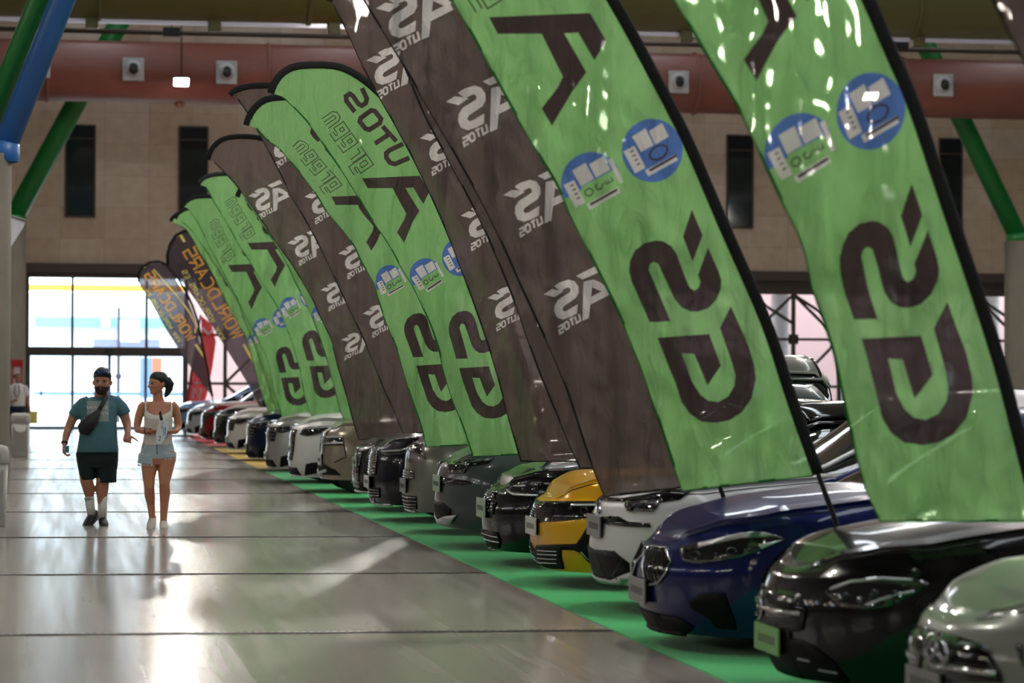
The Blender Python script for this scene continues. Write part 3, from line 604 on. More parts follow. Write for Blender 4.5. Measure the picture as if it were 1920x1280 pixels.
# outlined word between the two, letter cells run up the flag
def outl(ox, oy, s, p0, ph, qh, cells):
    for g, (a, wd, hh) in cells:
        o = np.array(p0) + np.array(ph) * a
        for path, cl in g:
            pts = [tuple(o + np.array(ph) * (x * wd) + np.array(qh) * (yy * hh)) for x, yy in path]
            ART.append(('G3', 1, z(stroke(pts, 27, cl), ox, oy, s)))
            ART.append(('G3', 0, z(stroke(pts, 17, cl), ox, oy, s)))
        for path, cl in g:
            pts = [tuple(o + np.array(ph) * (x * wd) + np.array(qh) * (yy * hh)) for x, yy in path]
            ART.append(('G3', 0, z(stroke(pts, 16, cl), ox, oy, s)))
PH, QH = (.575, .818), (.818, -.575)
gl = [_S((0, -1), (0, .7), (.3, 1), (.8, 1), (1, .7), (1, -1)), _S((1, -.1), (0, -.1), (0, 1), (1, 1), (1, -1), (0, -1)), _S((1, -.1), (0, -.1), (0, 1), (1, 1), (1, -1), (0, -1)), _S((1, -1), (1, 1), (0, 1)), _S((1, -1.5), (0, -1.5), (0, 1), (1, 1), (1, -.6), (0, -.6))]
outl(320, 100, 2.977, (882, 352), PH, QH, [(gl[0], (0, 42, 40)), (gl[1], (82, 42, 40)), (gl[2], (160, 42, 40)), (gl[3], (238, 40, 40)), (gl[4], (306, 46, 40))])
SLOGO = [(78, -53), (118, -77), (183, -95), (228, -85), (255, -50), (258, -10), (238, 25), (185, 57), (148, 80), (138, 100), (153, 113), (178, 105), (250, 67), (246, 125), (203, 147), (143, 165), (98, 150), (79, 110), (83, 70), (108, 35), (163, 5), (196, -15), (198, -35), (178, -45), (123, -20)]
LOGO = [[(a * .256, b * .285) for a, b in SLOGO], [(0, 0), (15, -9.4), (38.4, -6.2), (21.2, 5.3)],
        [(61, -34), (98, -52), (106, -41), (73, -27)], [(75, -23), (93, -27), (89, 10), (85, 45), (73, 50)], [(88, 6), (118, -9), (124, 2), (88, 20)], [(93, -27), (106, -22), (122, -9), (112, -3), (92, -12)]]
for g, o in (('S', 0), ('O', 1), ('T', 2), ('U', 3)):
    for p, cl in GL[g]:
        q = [((1 - a) if g == 'S' else a, b) for a, b in p]
        LOGO.append(stroke([(31 + (o * 12.2 + a * 8.5) * .85 + b * -3, 73 - (o * 12.2 + a * 8.5) * .53 - b * 12) for a, b in q], 3.4, cl))
LOGOTIPS = [(705, 16, 1.17), (836, 191, 1.13), (943.6, 365.6, 1.06), (1019, 551, 1.0)]
ART_D = [('B', 3, [(tx + a * k, ty + b * k) for a, b in pl]) for tx, ty, k in LOGOTIPS for pl in LOGO]
def art_polys(art):
    out = []
    for sh, m, pl in art:
        pts = [SH[sh].inv(x, y) for x, y in dense(pl, 9)]
        out.append((m, [(min(139.5, max(.5, a)), min(851, max(125, b))) for a, b in pts]))
    return out
ARTS = {'green': art_polys(ART), 'dark': art_polys(ART_D)}
YS = [124, 124.7, 126, 128, 131, 135, 140, 146, 153, 160, 168, 176, 178.5] + list(np.arange(184, 852, 8.0)) + [852]
def topology(kind):
    NU = 26; pts = [(140 * i / NU, y) for y in YS for i in range(NU + 1)]
    border = [(0, 124), (140, 124), (140, 852), (0, 852)]
    polys = ARTS[kind]; v, f = cdt(pts, [dense(border, 8)] + [p for m, p in polys])
    c = np.array([v[list(t)].mean(0) for t in f]); mi = np.zeros(len(f), int)
    for m, p in polys: mi[inside(c, p)] = m
    return v, f, mi
TOPO = {k: topology(k) for k in ARTS}
def flag(key, kind, Y, label, group, seed, tilt=0, base=True, amp=1.0, foot=None, lean=0.36):
    sh = SH[key]; v, f, mi = TOPO[kind]; rnd = random.Random(seed); ph = [rnd.uniform(0, 6.28) for _ in range(8)]
    y = sh.y(v[:, 1]); l, r = sh.L(y), sh.R(y); u = v[:, 0] / 140; x = l + u * (r - l)
    vv = (v[:, 1] - 124) / 728; y = y + tilt * (u - .5) * vv**6
    P = np.array([px(a, b, Y) for a, b in zip(x, y)])
    edge = np.clip((1 - u) * 5, 0, 1) * np.clip(vv * 6, 0, 1); W_, Z_ = P[:, 0], P[:, 2]
    d = .020 * np.sin(W_ * 19 + ph[0] + 1.2 * np.sin(Z_ * 1.3 + ph[1])) + .012 * np.sin(W_ * 33 + Z_ * 2.1 + ph[2] + .9 * np.sin(Z_ * 2.7)) \
        + .010 * np.sin(W_ * 11 - Z_ * 9 + ph[3]) * np.sin(Z_ * 2.2 + ph[4]) + .006 * np.sin(W_ * 52 + Z_ * 5 + ph[5]) * np.sin(W_ * 5 + Z_ * 3.1 + ph[6]) + .004 * np.sin(W_ * 24 + Z_ * 31 + ph[7])
    ridge = lambda a: np.abs(np.mod(a / math.pi, 2) - 1) ** 1.6
    d = 2.2 * d + .060 * ridge(W_ * 14 + ph[1] + 1.6 * np.sin(Z_ * .9 + ph[2])) + .030 * ridge(W_ * 8 - Z_ * 5.5 + ph[4] + np.sin(Z_ * 1.7)) * np.sin(Z_ * 1.1 + ph[6]) + .020 * ridge(W_ * 31 + ph[7] + 2.2 * np.sin(Z_ * 1.4 + ph[0])) - .045
    D = np.array([P_ - CAM for P_ in P]); P = CAM + D * (1 + amp * (d * edge * (.55 + .6 * vv)) / D[:, 1])[:, None]
    # pole and its foot
    br = px(float(sh.R(sh.bot)), sh.bot + tilt * .5, Y); fx = br[0] + (br[2]) * lean
    root = empty('feather_flag', (fx, Y, 0), label, 'flag', group); o = np.array([fx, Y, 0.0])
    mb = MB(); mb.v = [tuple(p - o) for p in P]; mb.f = f; mb.mi = list(mi)
    base_m = GREEN if kind == 'green' else GREY
    mb.build('cloth', [base_m, INK, BLUE, WHITE, INK], root)
    hem = []
    for t in np.linspace(181, 852, 60):
        yy = float(sh.y(t)); hem.append(px(float(sh.L(yy)), yy + tilt * -.5 * ((t - 124) / 728)**6, Y - .004) - o)
    for t in np.linspace(0, 1, 14)[1:]:
        hem.append(px(float(sh.L(sh.bot)) * (1 - t) + float(sh.R(sh.bot)) * t, sh.bot + tilt * (t - .5), Y - .004) - o)
    MB().tube(hem, .0085, 6, flat=.5).build('hem', GHEM if kind == 'green' else SLEEVE, root)
    s = []
    for t in np.linspace(852, 184, 48): yy = float(sh.y(t)); s.append((float(sh.R(yy)), yy + (tilt * .5 * ((t - 124) / 728)**6)))
    for t in (176, 168, 160, 152, 146, 140, 135, 131, 128, 126): s.append((float(sh.R(sh.y(t))), float(sh.y(t))))
    for t in (126, 128, 131, 135, 140, 146, 153, 160, 168, 176): s.append((float(sh.L(sh.y(t))), float(sh.y(t))))
    s = np.array(s); hw = .034 * FPX / Y     # the black sleeve sits outside the cloth
    t = np.gradient(s, axis=0); t /= np.linalg.norm(t, axis=1)[:, None]; nrm = np.stack([-t[:, 1], t[:, 0]], 1)
    s2 = s + nrm * hw * 0.85
    for _ in range(3): s2[1:-1] = (s2[:-2] + 2 * s2[1:-1] + s2[2:]) / 4
    sp = [px(a, b, Y) - o for a, b in s2]
    MB().tube(sp, [(.014, .035)] * len(sp), 10).build('pole_sleeve', SLEEVE, root)
    b0 = np.array(sp[0]); mid = (b0 + np.array([0, 0, 0])) / 2 + np.array([.03, 0, 0])
    MB().tube([sp[2], b0, b0 * .8 + mid * .2 + np.array([.0, 0, -.0]), mid, (0, 0, .12)], [.012, .014, .016, .017, .019], 8).build('pole', POLE, root)
    if base:
        MB().lathe([(.19, .0), (.27, .0), (.30, .04), (.27, .085), (.20, .085), (.17, .04), (.19, .0)], (0, 0, 0.008)).add([], []).tube([(-.22, 0, .06), (.22, 0, .06)], .03, 8).tube([(0, -.22, .06), (0, .22, .06)], .03, 8).tube([(0, 0, .03), (0, 0, .17)], .03, 10).build('base', RUBBER, root)
    return root
gg, gd = 'green feather flags along the aisle', 'brown-black feather flags along the aisle'
flag('F0', 'dark', 11.0, 'brown-black feather flag of which only a sliver shows at the upper right corner', gd, 10)
flag('F1', 'green', 13.7, 'largest green feather flag, at the right, hanging over the black car', gg, 1, 0)
flag('F2', 'green', 16.5, 'large green feather flag beside the blue car, its pole running down behind the bonnet', gg, 2, -28)
flag('B', 'dark', 19.3, 'widest brown-black feather flag, hanging over the white car behind the big green flag', gd, 3, -24)
flag('C', 'dark', 22.1, 'brown-black feather flag showing only as a narrow strip left of the widest dark flag', gd, 4, -4)
flag('A', 'dark', 24.7, 'brown-black feather flag overlapping the right side of the tallest whole green flag', gd, 5)
flag('G3', 'green', 27.35, 'green feather flag with a full rounded black top above the middle of the row', gg, 6, -6)
flag('G4', 'green', 30.1, 'green feather flag tucked just left of the one with the full rounded top', gg, 7, -6)
flag('D1', 'dark', 32.85, 'brown feather flag whose pointed top pokes out left of the green flags', gd, 8)
flag('D2', 'dark', 38.35, 'dark greenish-brown feather flag with a rounded top, halfway down the row', gd, 9, -4)
flag('E1', 'green', 41.4, 'green feather flag showing as a strip under the left edge of the dark rounded flag', gg, 11)
flag('E2', 'green', 45.0, 'green feather flag directly left of the dark rounded flag, outlined word near its top', gg, 12)
flag('E3', 'green', 49.8, 'green feather flag second to the left of the dark rounded flag', gg, 13)
flag('E4', 'green', 55.9, 'green feather flag showing as a narrow strip, second from the far end', gg, 14)
flag('E5', 'green', 56.6, 'farthest green feather flag, beside the dark teardrop flag', gg, 15)

# teardrop flags and the red flag beyond
GOLD = cloth_mat('orange_print', (255, 190, 92), 0.0, 0.6)
YEL = cloth_mat('yellow_print', (250, 236, 130), 0.0, 0.55)
TEAR = cloth_mat('grey_violet_polyester', (92, 80, 88), 0.12, 0.5)
RED = cloth_mat('red_polyester', (225, 40, 45), 0.06, 0.5)
def drop(Y, outline, sleeve, org, d, up, k, label, foot, m=TEAR):
    root = empty('teardrop_flag', (foot[0], Y, 0), label, 'flag', 'teardrop flags near the glass entrance'); o = np.array([foot[0], Y, 0.])
    polys = []
    for t in text_polys('WORLDCARS', org, d, up, 15.5 * k, 22 * k, 6.2 * k, 3.6 * k): polys.append((1, t))
    for t in text_polys('WWW.WORLDCARS.ES', (org[0] - up[0] * 20 * k + d[0] * 10 * k, org[1] - up[1] * 20 * k + d[1] * 10 * k), d, up, 6.5 * k, 8.5 * k, 3.0 * k, 1.7 * k): polys.append((2, t))
    O = np.array(org); d_, u_ = np.array(d), np.array(up)
    sw = [O + d_ * (a * k) + u_ * (b * k) for a, b in ((8, 26), (20, 38), (55, 42), (95, 40), (140, 34), (190, 27))]
    polys.append((2, stroke(sw, 3 * k)))
    for a, b in ((-118, -16), (205, 222)): polys.append((2, stroke([O + d_ * a * k + u_ * 12 * k, O + d_ * b * k + u_ * 12 * k], 5 * k)))
    pl = dense(outline, 4); a = np.array(pl); lo, hi = a.min(0), a.max(0)
    g = [(x, y) for x in np.arange(lo[0], hi[0], 5) for y in np.arange(lo[1], hi[1], 5)]
    g = [p for p in g if inside(np.array([p]), pl)[0]]
    pp = [(m_, [q for q in dense(t, 4)]) for m_, t in polys]
    v, f = cdt(g, [pl] + [p for _, p in pp]); c = np.array([v[list(t)].mean(0) for t in f]); ok = inside(c, pl); mi = np.zeros(len(f), int)
    for m_, p in pp: mi[inside(c, p)] = m_
    mb = MB(); mb.v = [tuple(px(p[0], p[1], Y + .03 * math.sin(p[0] * .13)) - o) for p in v]; mb.f = [t for t, q in zip(f, ok) if q]; mb.mi = [int(q) for q, w in zip(mi, ok) if w]
    mb.build('cloth', [m, GOLD, YEL], root)
    sp = [px(a_, b_, Y) - o for a_, b_ in sleeve]
    MB().tube(sp, [(.014, .034)] * len(sp), 8).build('pole_sleeve', SLEEVE, root)
    MB().tube([sp[-1], np.array([foot[0], Y, .1]) - o], .018, 8).build('pole', POLE, root)
    MB().lathe([(.19, .0), (.30, .0), (.33, .04), (.30, .09), (.20, .09), (.17, .04), (.19, .0)], (0, 0, 0.008)).tube([(-.24, 0, .06), (.24, 0, .06)], .03, 8).tube([(0, -.24, .06), (0, .24, .06)], .03, 8).build('base', RUBBER, root)
o1 = [(316, 500), (315, 480), (320, 462), (330, 446), (345, 436), (362, 436), (380, 446), (402, 472), (425, 512), (447, 560), (466, 615), (480, 670), (490, 725), (498, 773), (488, 765), (470, 728), (450, 695), (425, 655), (400, 615), (370, 567), (345, 533)]
s1 = [(315, 497), (314, 478), (319, 458), (330, 441), (345, 433), (364, 433), (383, 442), (405, 468), (428, 508), (450, 557), (469, 613), (483, 668), (493, 723), (498, 775)]
drop(62.1, o1, s1, (438, 637), (-.50, -.866), (.866, -.50), 1.0, 'dark teardrop flag with orange lettering, nearer of the two and right', (float(px(506, 800, 62.1)[0]), 0))
o2 = [(260, 530), (262, 512), (270, 501), (283, 494), (297, 493), (312, 500), (328, 520), (345, 548), (358, 575), (368, 605), (378, 655), (388, 705), (397, 741), (385, 728), (362, 695), (335, 655), (310, 615), (285, 570), (262, 535)]
s2 = [(260, 529), (260, 512), (268, 499), (282, 491), (298, 490), (314, 497), (331, 517), (348, 546), (361, 573), (371, 604), (381, 654), (391, 704), (398, 743)]
drop(79.0, o2, s2, (352, 640), (-.55, -.835), (.835, -.55), .78, 'paler teardrop flag with orange lettering, in front of the glass doors', (float(px(408, 780, 79.0)[0]), 0))
# red flag with white letters
Y = 84.0; root = empty('red_flag', px(362, 790, Y) * np.array([1, 1, 0]), 'red banner flag with white letters standing beyond the teardrop flags', 'flag'); o = np.array(root.location)
ol = [(377, 592), (396, 606), (405, 640), (398, 690), (388, 740), (382, 758), (349, 758), (356, 700), (364, 660), (378, 640)]
mb = fill([ol], lambda x, y: px(x, y, Y + .04 * math.sin(x * .3)) - o, 5); mb.build('cloth', [RED], root)
lt = [stroke([(380, 614), (390, 628), (401, 618)], 3.5), stroke([(361, 748), (364, 728), (374, 746), (377, 728)], 3), stroke([(362, 718), (377, 718)], 3), stroke([(381, 672), (369, 674), (367, 700)], 3), stroke([(370, 687), (380, 686)], 3)]
for q in ([lt[0]], [lt[1]], [lt[2]], lt[3:]): fill(q, lambda x, y: px(x, y, Y - .08) - o, 4).build('letter', WHITE, root, solid=.02)
MB().tube([px(376, 590, Y) - o, px(350, 758, Y) - o, (px(347, 790, Y) - o) * np.array([1, 1, 0]) + np.array([0, 0, .03])], .03, 8).build('pole', POLE, root)
MB().box((-.75, -.3, .008), (.0, .3, .045)).build('base', RUBBER, root, bevel=.01)
# white flag at the left edge
Y = 47.0; root = empty('white_flag', px(-40, 900, Y) * np.array([1, 1, 0]), 'white feather flag with a blue mark, cut off by the left edge of the photo', 'flag'); o = np.array(root.location)
ol = [(-60, 400), (-20, 404), (12, 407), (32, 410), (47, 416), (44, 426), (30, 448), (12, 476), (0, 500), (-15, 560), (-28, 660), (-40, 780), (-75, 780)]
fill([ol], lambda x, y: px(x, y, Y + .02 * math.sin(x * .2)) - o, 6).build('cloth', cloth_mat('white_polyester', (225, 225, 232), .03, .5), root)
fill([stroke([(-12, 436), (-2, 440), (4, 446), (3, 452), (-4, 456)], 4)], lambda x, y: px(x, y, Y - .06) - o, 3).build('blue_mark', mat('blue_print', (35, 60, 130), .5), root, solid=.01)
MB().tube([px(48, 414, Y) - o, px(20, 405, Y) - o, px(-20, 401, Y) - o, px(-62, 402, Y) - o, px(-80, 500, Y) - o, px(-82, 700, Y) - o, (px(-82, 870, Y) - o) * np.array([1, 1, 0]) + np.array([0, 0, .04])], .022, 8).build('pole', mat('grey_alloy_pole', (130, 130, 132), .4, .8), root)
MB().box((-.8, -.3, 0), (-.1, .3, .04)).build('base', RUBBER, root, bevel=.01)
# ------------------------------------------------------------------ people
SKIN_M = mat('tanned_skin', (172, 122, 96), .5, noise=(20, .08, (1, 1, 1)))
SKIN_W = mat('sun_tanned_skin', (186, 128, 98), .48, noise=(20, .08, (1, 1, 1)))
HAIR = mat('black_hair', (20, 16, 15), .45, noise=(40, .4, (1, 1, .1)))
LIP = mat('lips', (140, 84, 76), .5); EYEW = mat('eye_white', (150, 142, 136), .3); EYED = mat('dark_iris', (24, 16, 12), .2)
def head_mb(c, yaw, s=1.0, jaw=1.0, pitch=0.0):
    "c: chin point; returns function local->world and the skull/nose/ears mesh"
    cy_, sy_ = math.cos(yaw), math.sin(yaw); cp, sp = math.cos(pitch), math.sin(pitch); c = np.array(c, float)
    def T(p):
        x, y, q = np.array(p, float) * s; y, q = y * cp - q * sp, y * sp + q * cp
        return c + np.array([x * cy_ - y * sy_, x * sy_ + y * cy_, q])
    m = MB(); R = [(0, -.062, -.002, .020, .018), (0, -.058, .006, .034 * jaw, .032), (0, -.040, .028, .050 * jaw, .052), (0, -.024, .055, .060 * jaw, .070), (0, -.012, .085, .068, .086), (0, -.004, .115, .073, .094), (0, 0, .145, .075, .098), (0, .003, .175, .071, .093), (0, .006, .2, .058, .076), (0, .008, .218, .036, .047), (0, .008, .226, .012, .016)]
    m.rings(R, 28, 2.15)
    m.tube([(0, -.094, .118), (0, -.106, .098), (0, -.120, .078), (0, -.112, .070)], [.009, .011, .015, .012], 10, round_ends=True)
    m.ball((.012, -.108, .074), (.009, .012, .008), 8); m.ball((-.012, -.108, .074), (.009, .012, .008), 8)
    m.tube([(-.034, -.088, .122), (0, -.098, .118), (.034, -.088, .122)], [.008, .009, .008], 8, round_ends=True)      # brow ridge
    m.tube([(-.022, -.086, .045), (0, -.097, .047), (.022, -.086, .045)], [.007, .009, .007], 8, round_ends=True)      # lips volume
    m.ball((0, -.082, .012), (.020, .016, .014), 10)
    for e in (-1, 1):
        m.ball((e * .040, -.070, .082), (.022, .022, .020), 10)
        m.tube([(e * .074, .008, .118), (e * .082, .014, .105), (e * .080, .012, .088), (e * .074, .006, .078)], [.010, .013, .012, .008], 8, round_ends=True)
    m.xf(T); return T, m
def face(T, root, beard=False):
    for e in (-1, 1):
        MB().ball((e * .031, -.083, .105), (.0115, .009, .006), 10).xf(T).build('eye', EYEW, root)
        MB().ball((e * .031, -.0915, .105), (.006, .003, .0065), 8).xf(T).build('iris', EYED, root)
        MB().tube([(e * .016, -.101, .120), (e * .032, -.097, .125), (e * .048, -.084, .120)], [.003, .0045, .003], 6, round_ends=True).xf(T).build('eyebrow', HAIR, root)
        MB().tube([(e * .018, -.093, .109), (e * .032, -.0935, .112), (e * .044, -.083, .108)], [.0014, .0022, .0014], 6, round_ends=True).xf(T).build('eyelid', HAIR, root)
    MB().tube([(-.023, -.088, .048), (0, -.1035, .0465), (.023, -.088, .048)], [.0035, .006, .0035], 8, flat=.7, up=(0, 0, 1), round_ends=True).xf(T).build('mouth', LIP, root)
def hand(m, w, d, n, k=1.0, curl=(.5, .6, .7, .8), spread=.12, thumb=1, thumb_out=.8):
    "w wrist, d towards the fingers, n palm normal; appends palm, four fingers and a thumb to mesh m"
    w, d, n = (np.array(v, float) for v in (w, d, n)); d /= np.linalg.norm(d); n -= d * (n @ d); n /= np.linalg.norm(n); s_ = np.cross(d, n)
    m.tube([w - d * .02 * k, w + d * .03 * k, w + d * .06 * k, w + d * .088 * k], [(.022 * k, .028 * k), (.016 * k, .038 * k), (.015 * k, .043 * k), (.012 * k, .040 * k)], 12, up=tuple(n), round_ends=True)
    for i, (L_, c) in enumerate(zip((.072, .080, .074, .058), curl)):
        o = w + d * .085 * k + s_ * (thumb * (.030 - i * .020)) * k; dd = d + s_ * thumb * (1.5 - i) * spread; dd /= np.linalg.norm(dd); pts = [o - dd * .02 * k]; a = 0; p = o
        pts.append(p)
        for seg in (.42, .33, .25):
            a += c; v = dd * math.cos(a) + n * math.sin(a); p = p + v * L_ * seg * k; pts.append(p)
        m.tube(pts, [.0088 * k, .0088 * k, .0082 * k, .0076 * k, .0066 * k], 8, round_ends=True)
    o = w + d * .022 * k + s_ * thumb * .026 * k; v = d * .7 + s_ * thumb * thumb_out + n * .3; v /= np.linalg.norm(v); v2 = v * .75 + d * .5; v2 /= np.linalg.norm(v2)
    m.tube([o, o + v * .032 * k, o + v * .055 * k + v2 * .012 * k, o + v * .06 * k + v2 * .036 * k], [.013 * k, .0115 * k, .0095 * k, .008 * k], 8, round_ends=True)

# ---- man
Ym = float(fl(192, 984)[1]); om = px(180, 984, Ym); om[2] = 0.0
man = empty('person', om, 'bearded man in a teal t-shirt and dark shorts with a black bag across his chest', 'person')
U = lambda a, b, d=0.0: px(80 + a / 3.657, 660 + b / 3.657, Ym + d) - om
b_ = MB(); T, h = head_mb(U(408, 284, -.02), -.16, 1.20, 1.12); b_.v += h.v; b_.f += h.f; b_.mi += h.mi
def rng(lst, m, n=28, pw=2.3):
    m.rings([((U(a, y)[0] + U(c, y)[0]) / 2, dy, U(a, y)[2], (U(c, y)[0] - U(a, y)[0]) / 2, ry) for a, c, y, dy, ry in lst], n, pw)
b_.tube([U(402, 325, .03), U(402, 290, .025), U(405, 255, .02)], [.082, .072, .072], 14)
rng([(300, 470, 322, .03, .09), (275, 500, 345, .02, .11), (268, 502, 400, .01, .13), (272, 498, 500, -.01, .14), (265, 505, 600, -.02, .15), (240, 512, 690, 0, .15), (255, 495, 735, 0, .12)], b_)
b_.tube([U(300, 352, .03), U(262, 372, .03), U(212, 440, .03), U(178, 520, .02), U(160, 575, -.03), U(150, 625, -.08)], [.070, .064, .056, .046, .040, .029], 12)
hand(b_, U(150, 628, -.08), (-.05, -.25, -1), (.9, -.2, .2), 1.15, (.55, .6, .7, .8), .05, thumb=1, thumb_out=.5)
b_.tube([U(475, 348, .03), U(512, 365, .03), U(560, 430, .02), U(578, 490, 0), U(583, 520, -.06), U(582, 562, -.16)], [.070, .064, .058, .050, .042, .030], 12)
hand(b_, U(582, 562, -.16), (-.05, -.55, -.75), (.1, -.6, .6), 1.15, (.5, .7, .9, 1.0), .1, thumb=-1, thumb_out=1.2)
b_.tube([U(305, 700), U(290, 790), U(300, 880, -.02), U(318, 940, .02), U(322, 1000, .04), U(326, 1075, .03)], [.09, .078, .070, .069, .043, .036], 14)
b_.tube([U(440, 700), U(440, 800), U(412, 880, -.03), (U(407, 940)), U(407, 1000), U(410, 1100)], [.09, .078, .073, .073, .055, .042], 14)
b_.build('body', SKIN_M, man, remesh=.0075, smoothit=3)
face(T, man)
bd = MB(); bd.rings([(0, -.062, -.010, .024, .022), (0, -.056, .004, .042, .042), (0, -.040, .026, .0585, .060), (0, -.022, .05, .0685, .077), (0, -.012, .064, .0705, .083)], 28, 2.15)
bd.xf(lambda p: T(p)); bd.build('beard', mat('dark_beard', (38, 28, 24), .8, bump=(200, .6)), man)
MB().tube([(-.030, -.090, .056), (-.016, -.104, .062), (0, -.108, .060), (.016, -.104, .062), (.030, -.090, .056)], .005, 8, round_ends=True).xf(T).build('moustache', mat('dark_beard', (38, 28, 24), .8), man)
hr = MB(); hr.rings([(0, .032, .085, .075, .072), (0, .022, .115, .079, .084), (0, .010, .140, .080, .096), (0, .004, .158, .081, .104), (0, .002, .185, .078, .104), (0, .004, .212, .066, .09), (0, .006, .235, .046, .062), (0, .006, .247, .018, .03)], 28, 2.2)
hr.xf(T); hr.build('hair', HAIR, man, smoothit=1)
SHIRT = mat('teal_tshirt_cotton', (70, 112, 120), .85, noise=(3, .1, (1, 1, 1)), bump=(14, .35)); sh = MB()
rng([(332, 462, 305, .03, .075), (308, 490, 318, .03, .09), (285, 508, 335, .02, .115), (262, 512, 370, .01, .145), (258, 510, 430, 0, .155), (258, 508, 500, -.02, .165), (248, 512, 590, -.03, .175), (236, 520, 660, -.02, .175), (231, 522, 686, -.015, .172)], sh)
sh.tube([U(318, 352, .02), U(280, 362, .03), U(245, 395, .03), U(208, 442, .03)], [.088, .084, .078, .068], 16, caps=True)
sh.tube([U(458, 346, .02), U(505, 352, .03), U(540, 385, .02), U(571, 428, .01)], [.088, .084, .076, .066], 16, caps=True)
sh.build('t_shirt', SHIRT, man, remesh=.010, smoothit=5)
# printed panel and wording on the shirt front
def onshirt(u_, v_, off=0.0): p = U(u_, v_); x0 = U(384, v_)[0]; ry = np.interp(v_, [335, 370, 430, 500, 590], [.115, .145, .155, .165, .175]); dy = np.interp(v_, [370, 430, 500, 590], [.01, 0, -.02, -.03]); rx = U(511, v_)[0] - x0; t_ = min(.95, abs(p[0] - x0) / rx); return (p[0], dy - ry * (1 - t_**2.3)**(1 / 2.3) - .004 - off, p[2])
fill([[(303, 335), (452, 332), (452, 474), (303, 474)]], onshirt, 9).build('printed_panel', mat('grey_shirt_print', (138, 152, 146), .85), man)
tp = text_polys('SAO', (303, 385), (1, 0), (0, -1), 12, 15, 5, 2.6) + text_polys('P', (358, 385), (1, 0), (0, -1), 12, 15, 5, 2.6) + text_polys('LO', (411, 385), (1, 0), (0, -1), 12, 15, 5, 2.6) + text_polys('X', (334, 424), (1, 0), (0, -1), 12, 15, 5, 2.6) + text_polys('AZIL', (392, 424), (1, 0), (0, -1), 11, 15, 5, 2.6)
fill(tp, lambda a, b: onshirt(a, b, .004), 5).build('shirt_lettering', mat('white_shirt_print', (236, 236, 230), .7), man)
st = MB(); SH_ = mat('dark_green_shorts', (14, 34, 36), .9, bump=(10, .3))
rng([(238, 515, 668, 0, .150), (226, 520, 700, 0, .155), (232, 518, 740, 0, .15), (240, 515, 790, 0, .13)], st)
st.tube([U(305, 740), U(303, 800), U(305, 860), U(306, 874)], [(.12, .118), (.11, .095), (.1, .083), (.1, .082)], 18, up=(0, 1, 0))
st.tube([U(440, 740), U(438, 800), U(437, 870), U(437, 893)], [(.12, .118), (.12, .115), (.12, .112), (.12, .112)], 18, up=(0, 1, 0))
st.build('shorts', SH_, man, remesh=.010, smoothit=4)
SOCK = mat('white_sock', (214, 212, 206), .9); SHOE = mat('dark_trainer', (22, 22, 24), .6); SOLE = mat('grey_sole', (120, 116, 106), .7); STR = mat('black_stripe', (20, 20, 22), .8)
for (a0, a1, d0, y0, y1) in ((316, 337, .04, 990, 1118), (408, 411, 0, 986, 1150)):
    s_ = MB().tube([U(a0 + 3, y0, d0), U((a0 + a1) / 2, (y0 + y1) / 2, d0), U(a1 - 2, y1, d0)], [.054, .050, .046], 16).build('sock', SOCK, man)
    for q in (6, 13, 20):
        c0 = U(a0 + (a1 - a0) * q / 80, y0 + q, d0); c1 = U(a0 + (a1 - a0) * (q + 3) / 80, y0 + q + 3, d0); MB().tube([c0, c1], .0552 - q * .0001, 16).build('sock_stripe', STR, s_)
def shoe(root, ankle, d, up, k, m, lace=True, solec=SOLE):
    ankle, d, up = (np.array(v, float) for v in (ankle, d, up)); d /= np.linalg.norm(d); up -= d * (up @ d); up /= np.linalg.norm(up); s_ = np.cross(d, up)
    L = lambda a, b, c=0: ankle + d * a * k + up * b * k + s_ * c * k
    o = MB().tube([L(-.06, -.06), L(-.02, -.05), L(.05, -.06), L(.11, -.072), L(.16, -.082), L(.195, -.088)], [(.038 * k, .034 * k), (.052 * k, .042 * k), (.044 * k, .046 * k), (.034 * k, .050 * k), (.028 * k, .046 * k), (.018 * k, .030 * k)], 16, up=tuple(up), round_ends=True).tube([L(-.02, -.05), L(-.02, -.015)], [.044 * k, .040 * k], 14).build('shoe', m, root, remesh=.006, smoothit=2)
    MB().tube([L(-.075, -.104), L(-.02, -.104), L(.06, -.104), L(.13, -.104), L(.185, -.102), L(.205, -.098)], [(.013 * k, .034 * k), (.014 * k, .044 * k), (.013 * k, .046 * k), (.013 * k, .052 * k), (.012 * k, .046 * k), (.010 * k, .03 * k)], 16, up=tuple(up), round_ends=True).build('shoe_sole', solec, o)
    if lace:
        for q in (.03, .055, .08): MB().tube([L(q, -.022 - q * .18, -.022), L(q + .004, -.012 - q * .18, 0), L(q, -.022 - q * .18, .022)], .004 * k, 6).build('lace', m, o)
shoe(man, U(336, 1088, .04), (-.42, -.75, -.42), (-.1, -.2, 1), 1.08, SHOE)
shoe(man, U(412, 1121, 0), (.08, -1, -.02), (0, 0, 1), 1.08, SHOE)
WB = MB().tube([U(151, 616, -.07), U(149, 628, -.08)], .036, 12).build('wristband', STR, man)
t = empty('sunglasses', om + T((0, -.11, .195)) , 'blue-lensed sunglasses pushed up on the bearded man\'s hair', 'sunglasses'); so = np.array(t.location) - om
for e in (-1, 1): MB().tube([(e * .010, -.116, .186), (e * .034, -.122, .200), (e * .058, -.104, .188)], [(.004, .010), (.004, .017), (.004, .010)], 10, up=(0, -1, .3), round_ends=True).xf(lambda p: T(p) - so).build('lens', mat('blue_mirror_lens', (40, 80, 140), .08, .7), t)
MB().tube([(-.086, .02, .16), (-.080, -.09, .178), (0, -.117, .190), (.080, -.09, .178), (.086, .02, .16)], .003, 6).xf(lambda p: T(p) - so).build('frame', BLACKM, t)
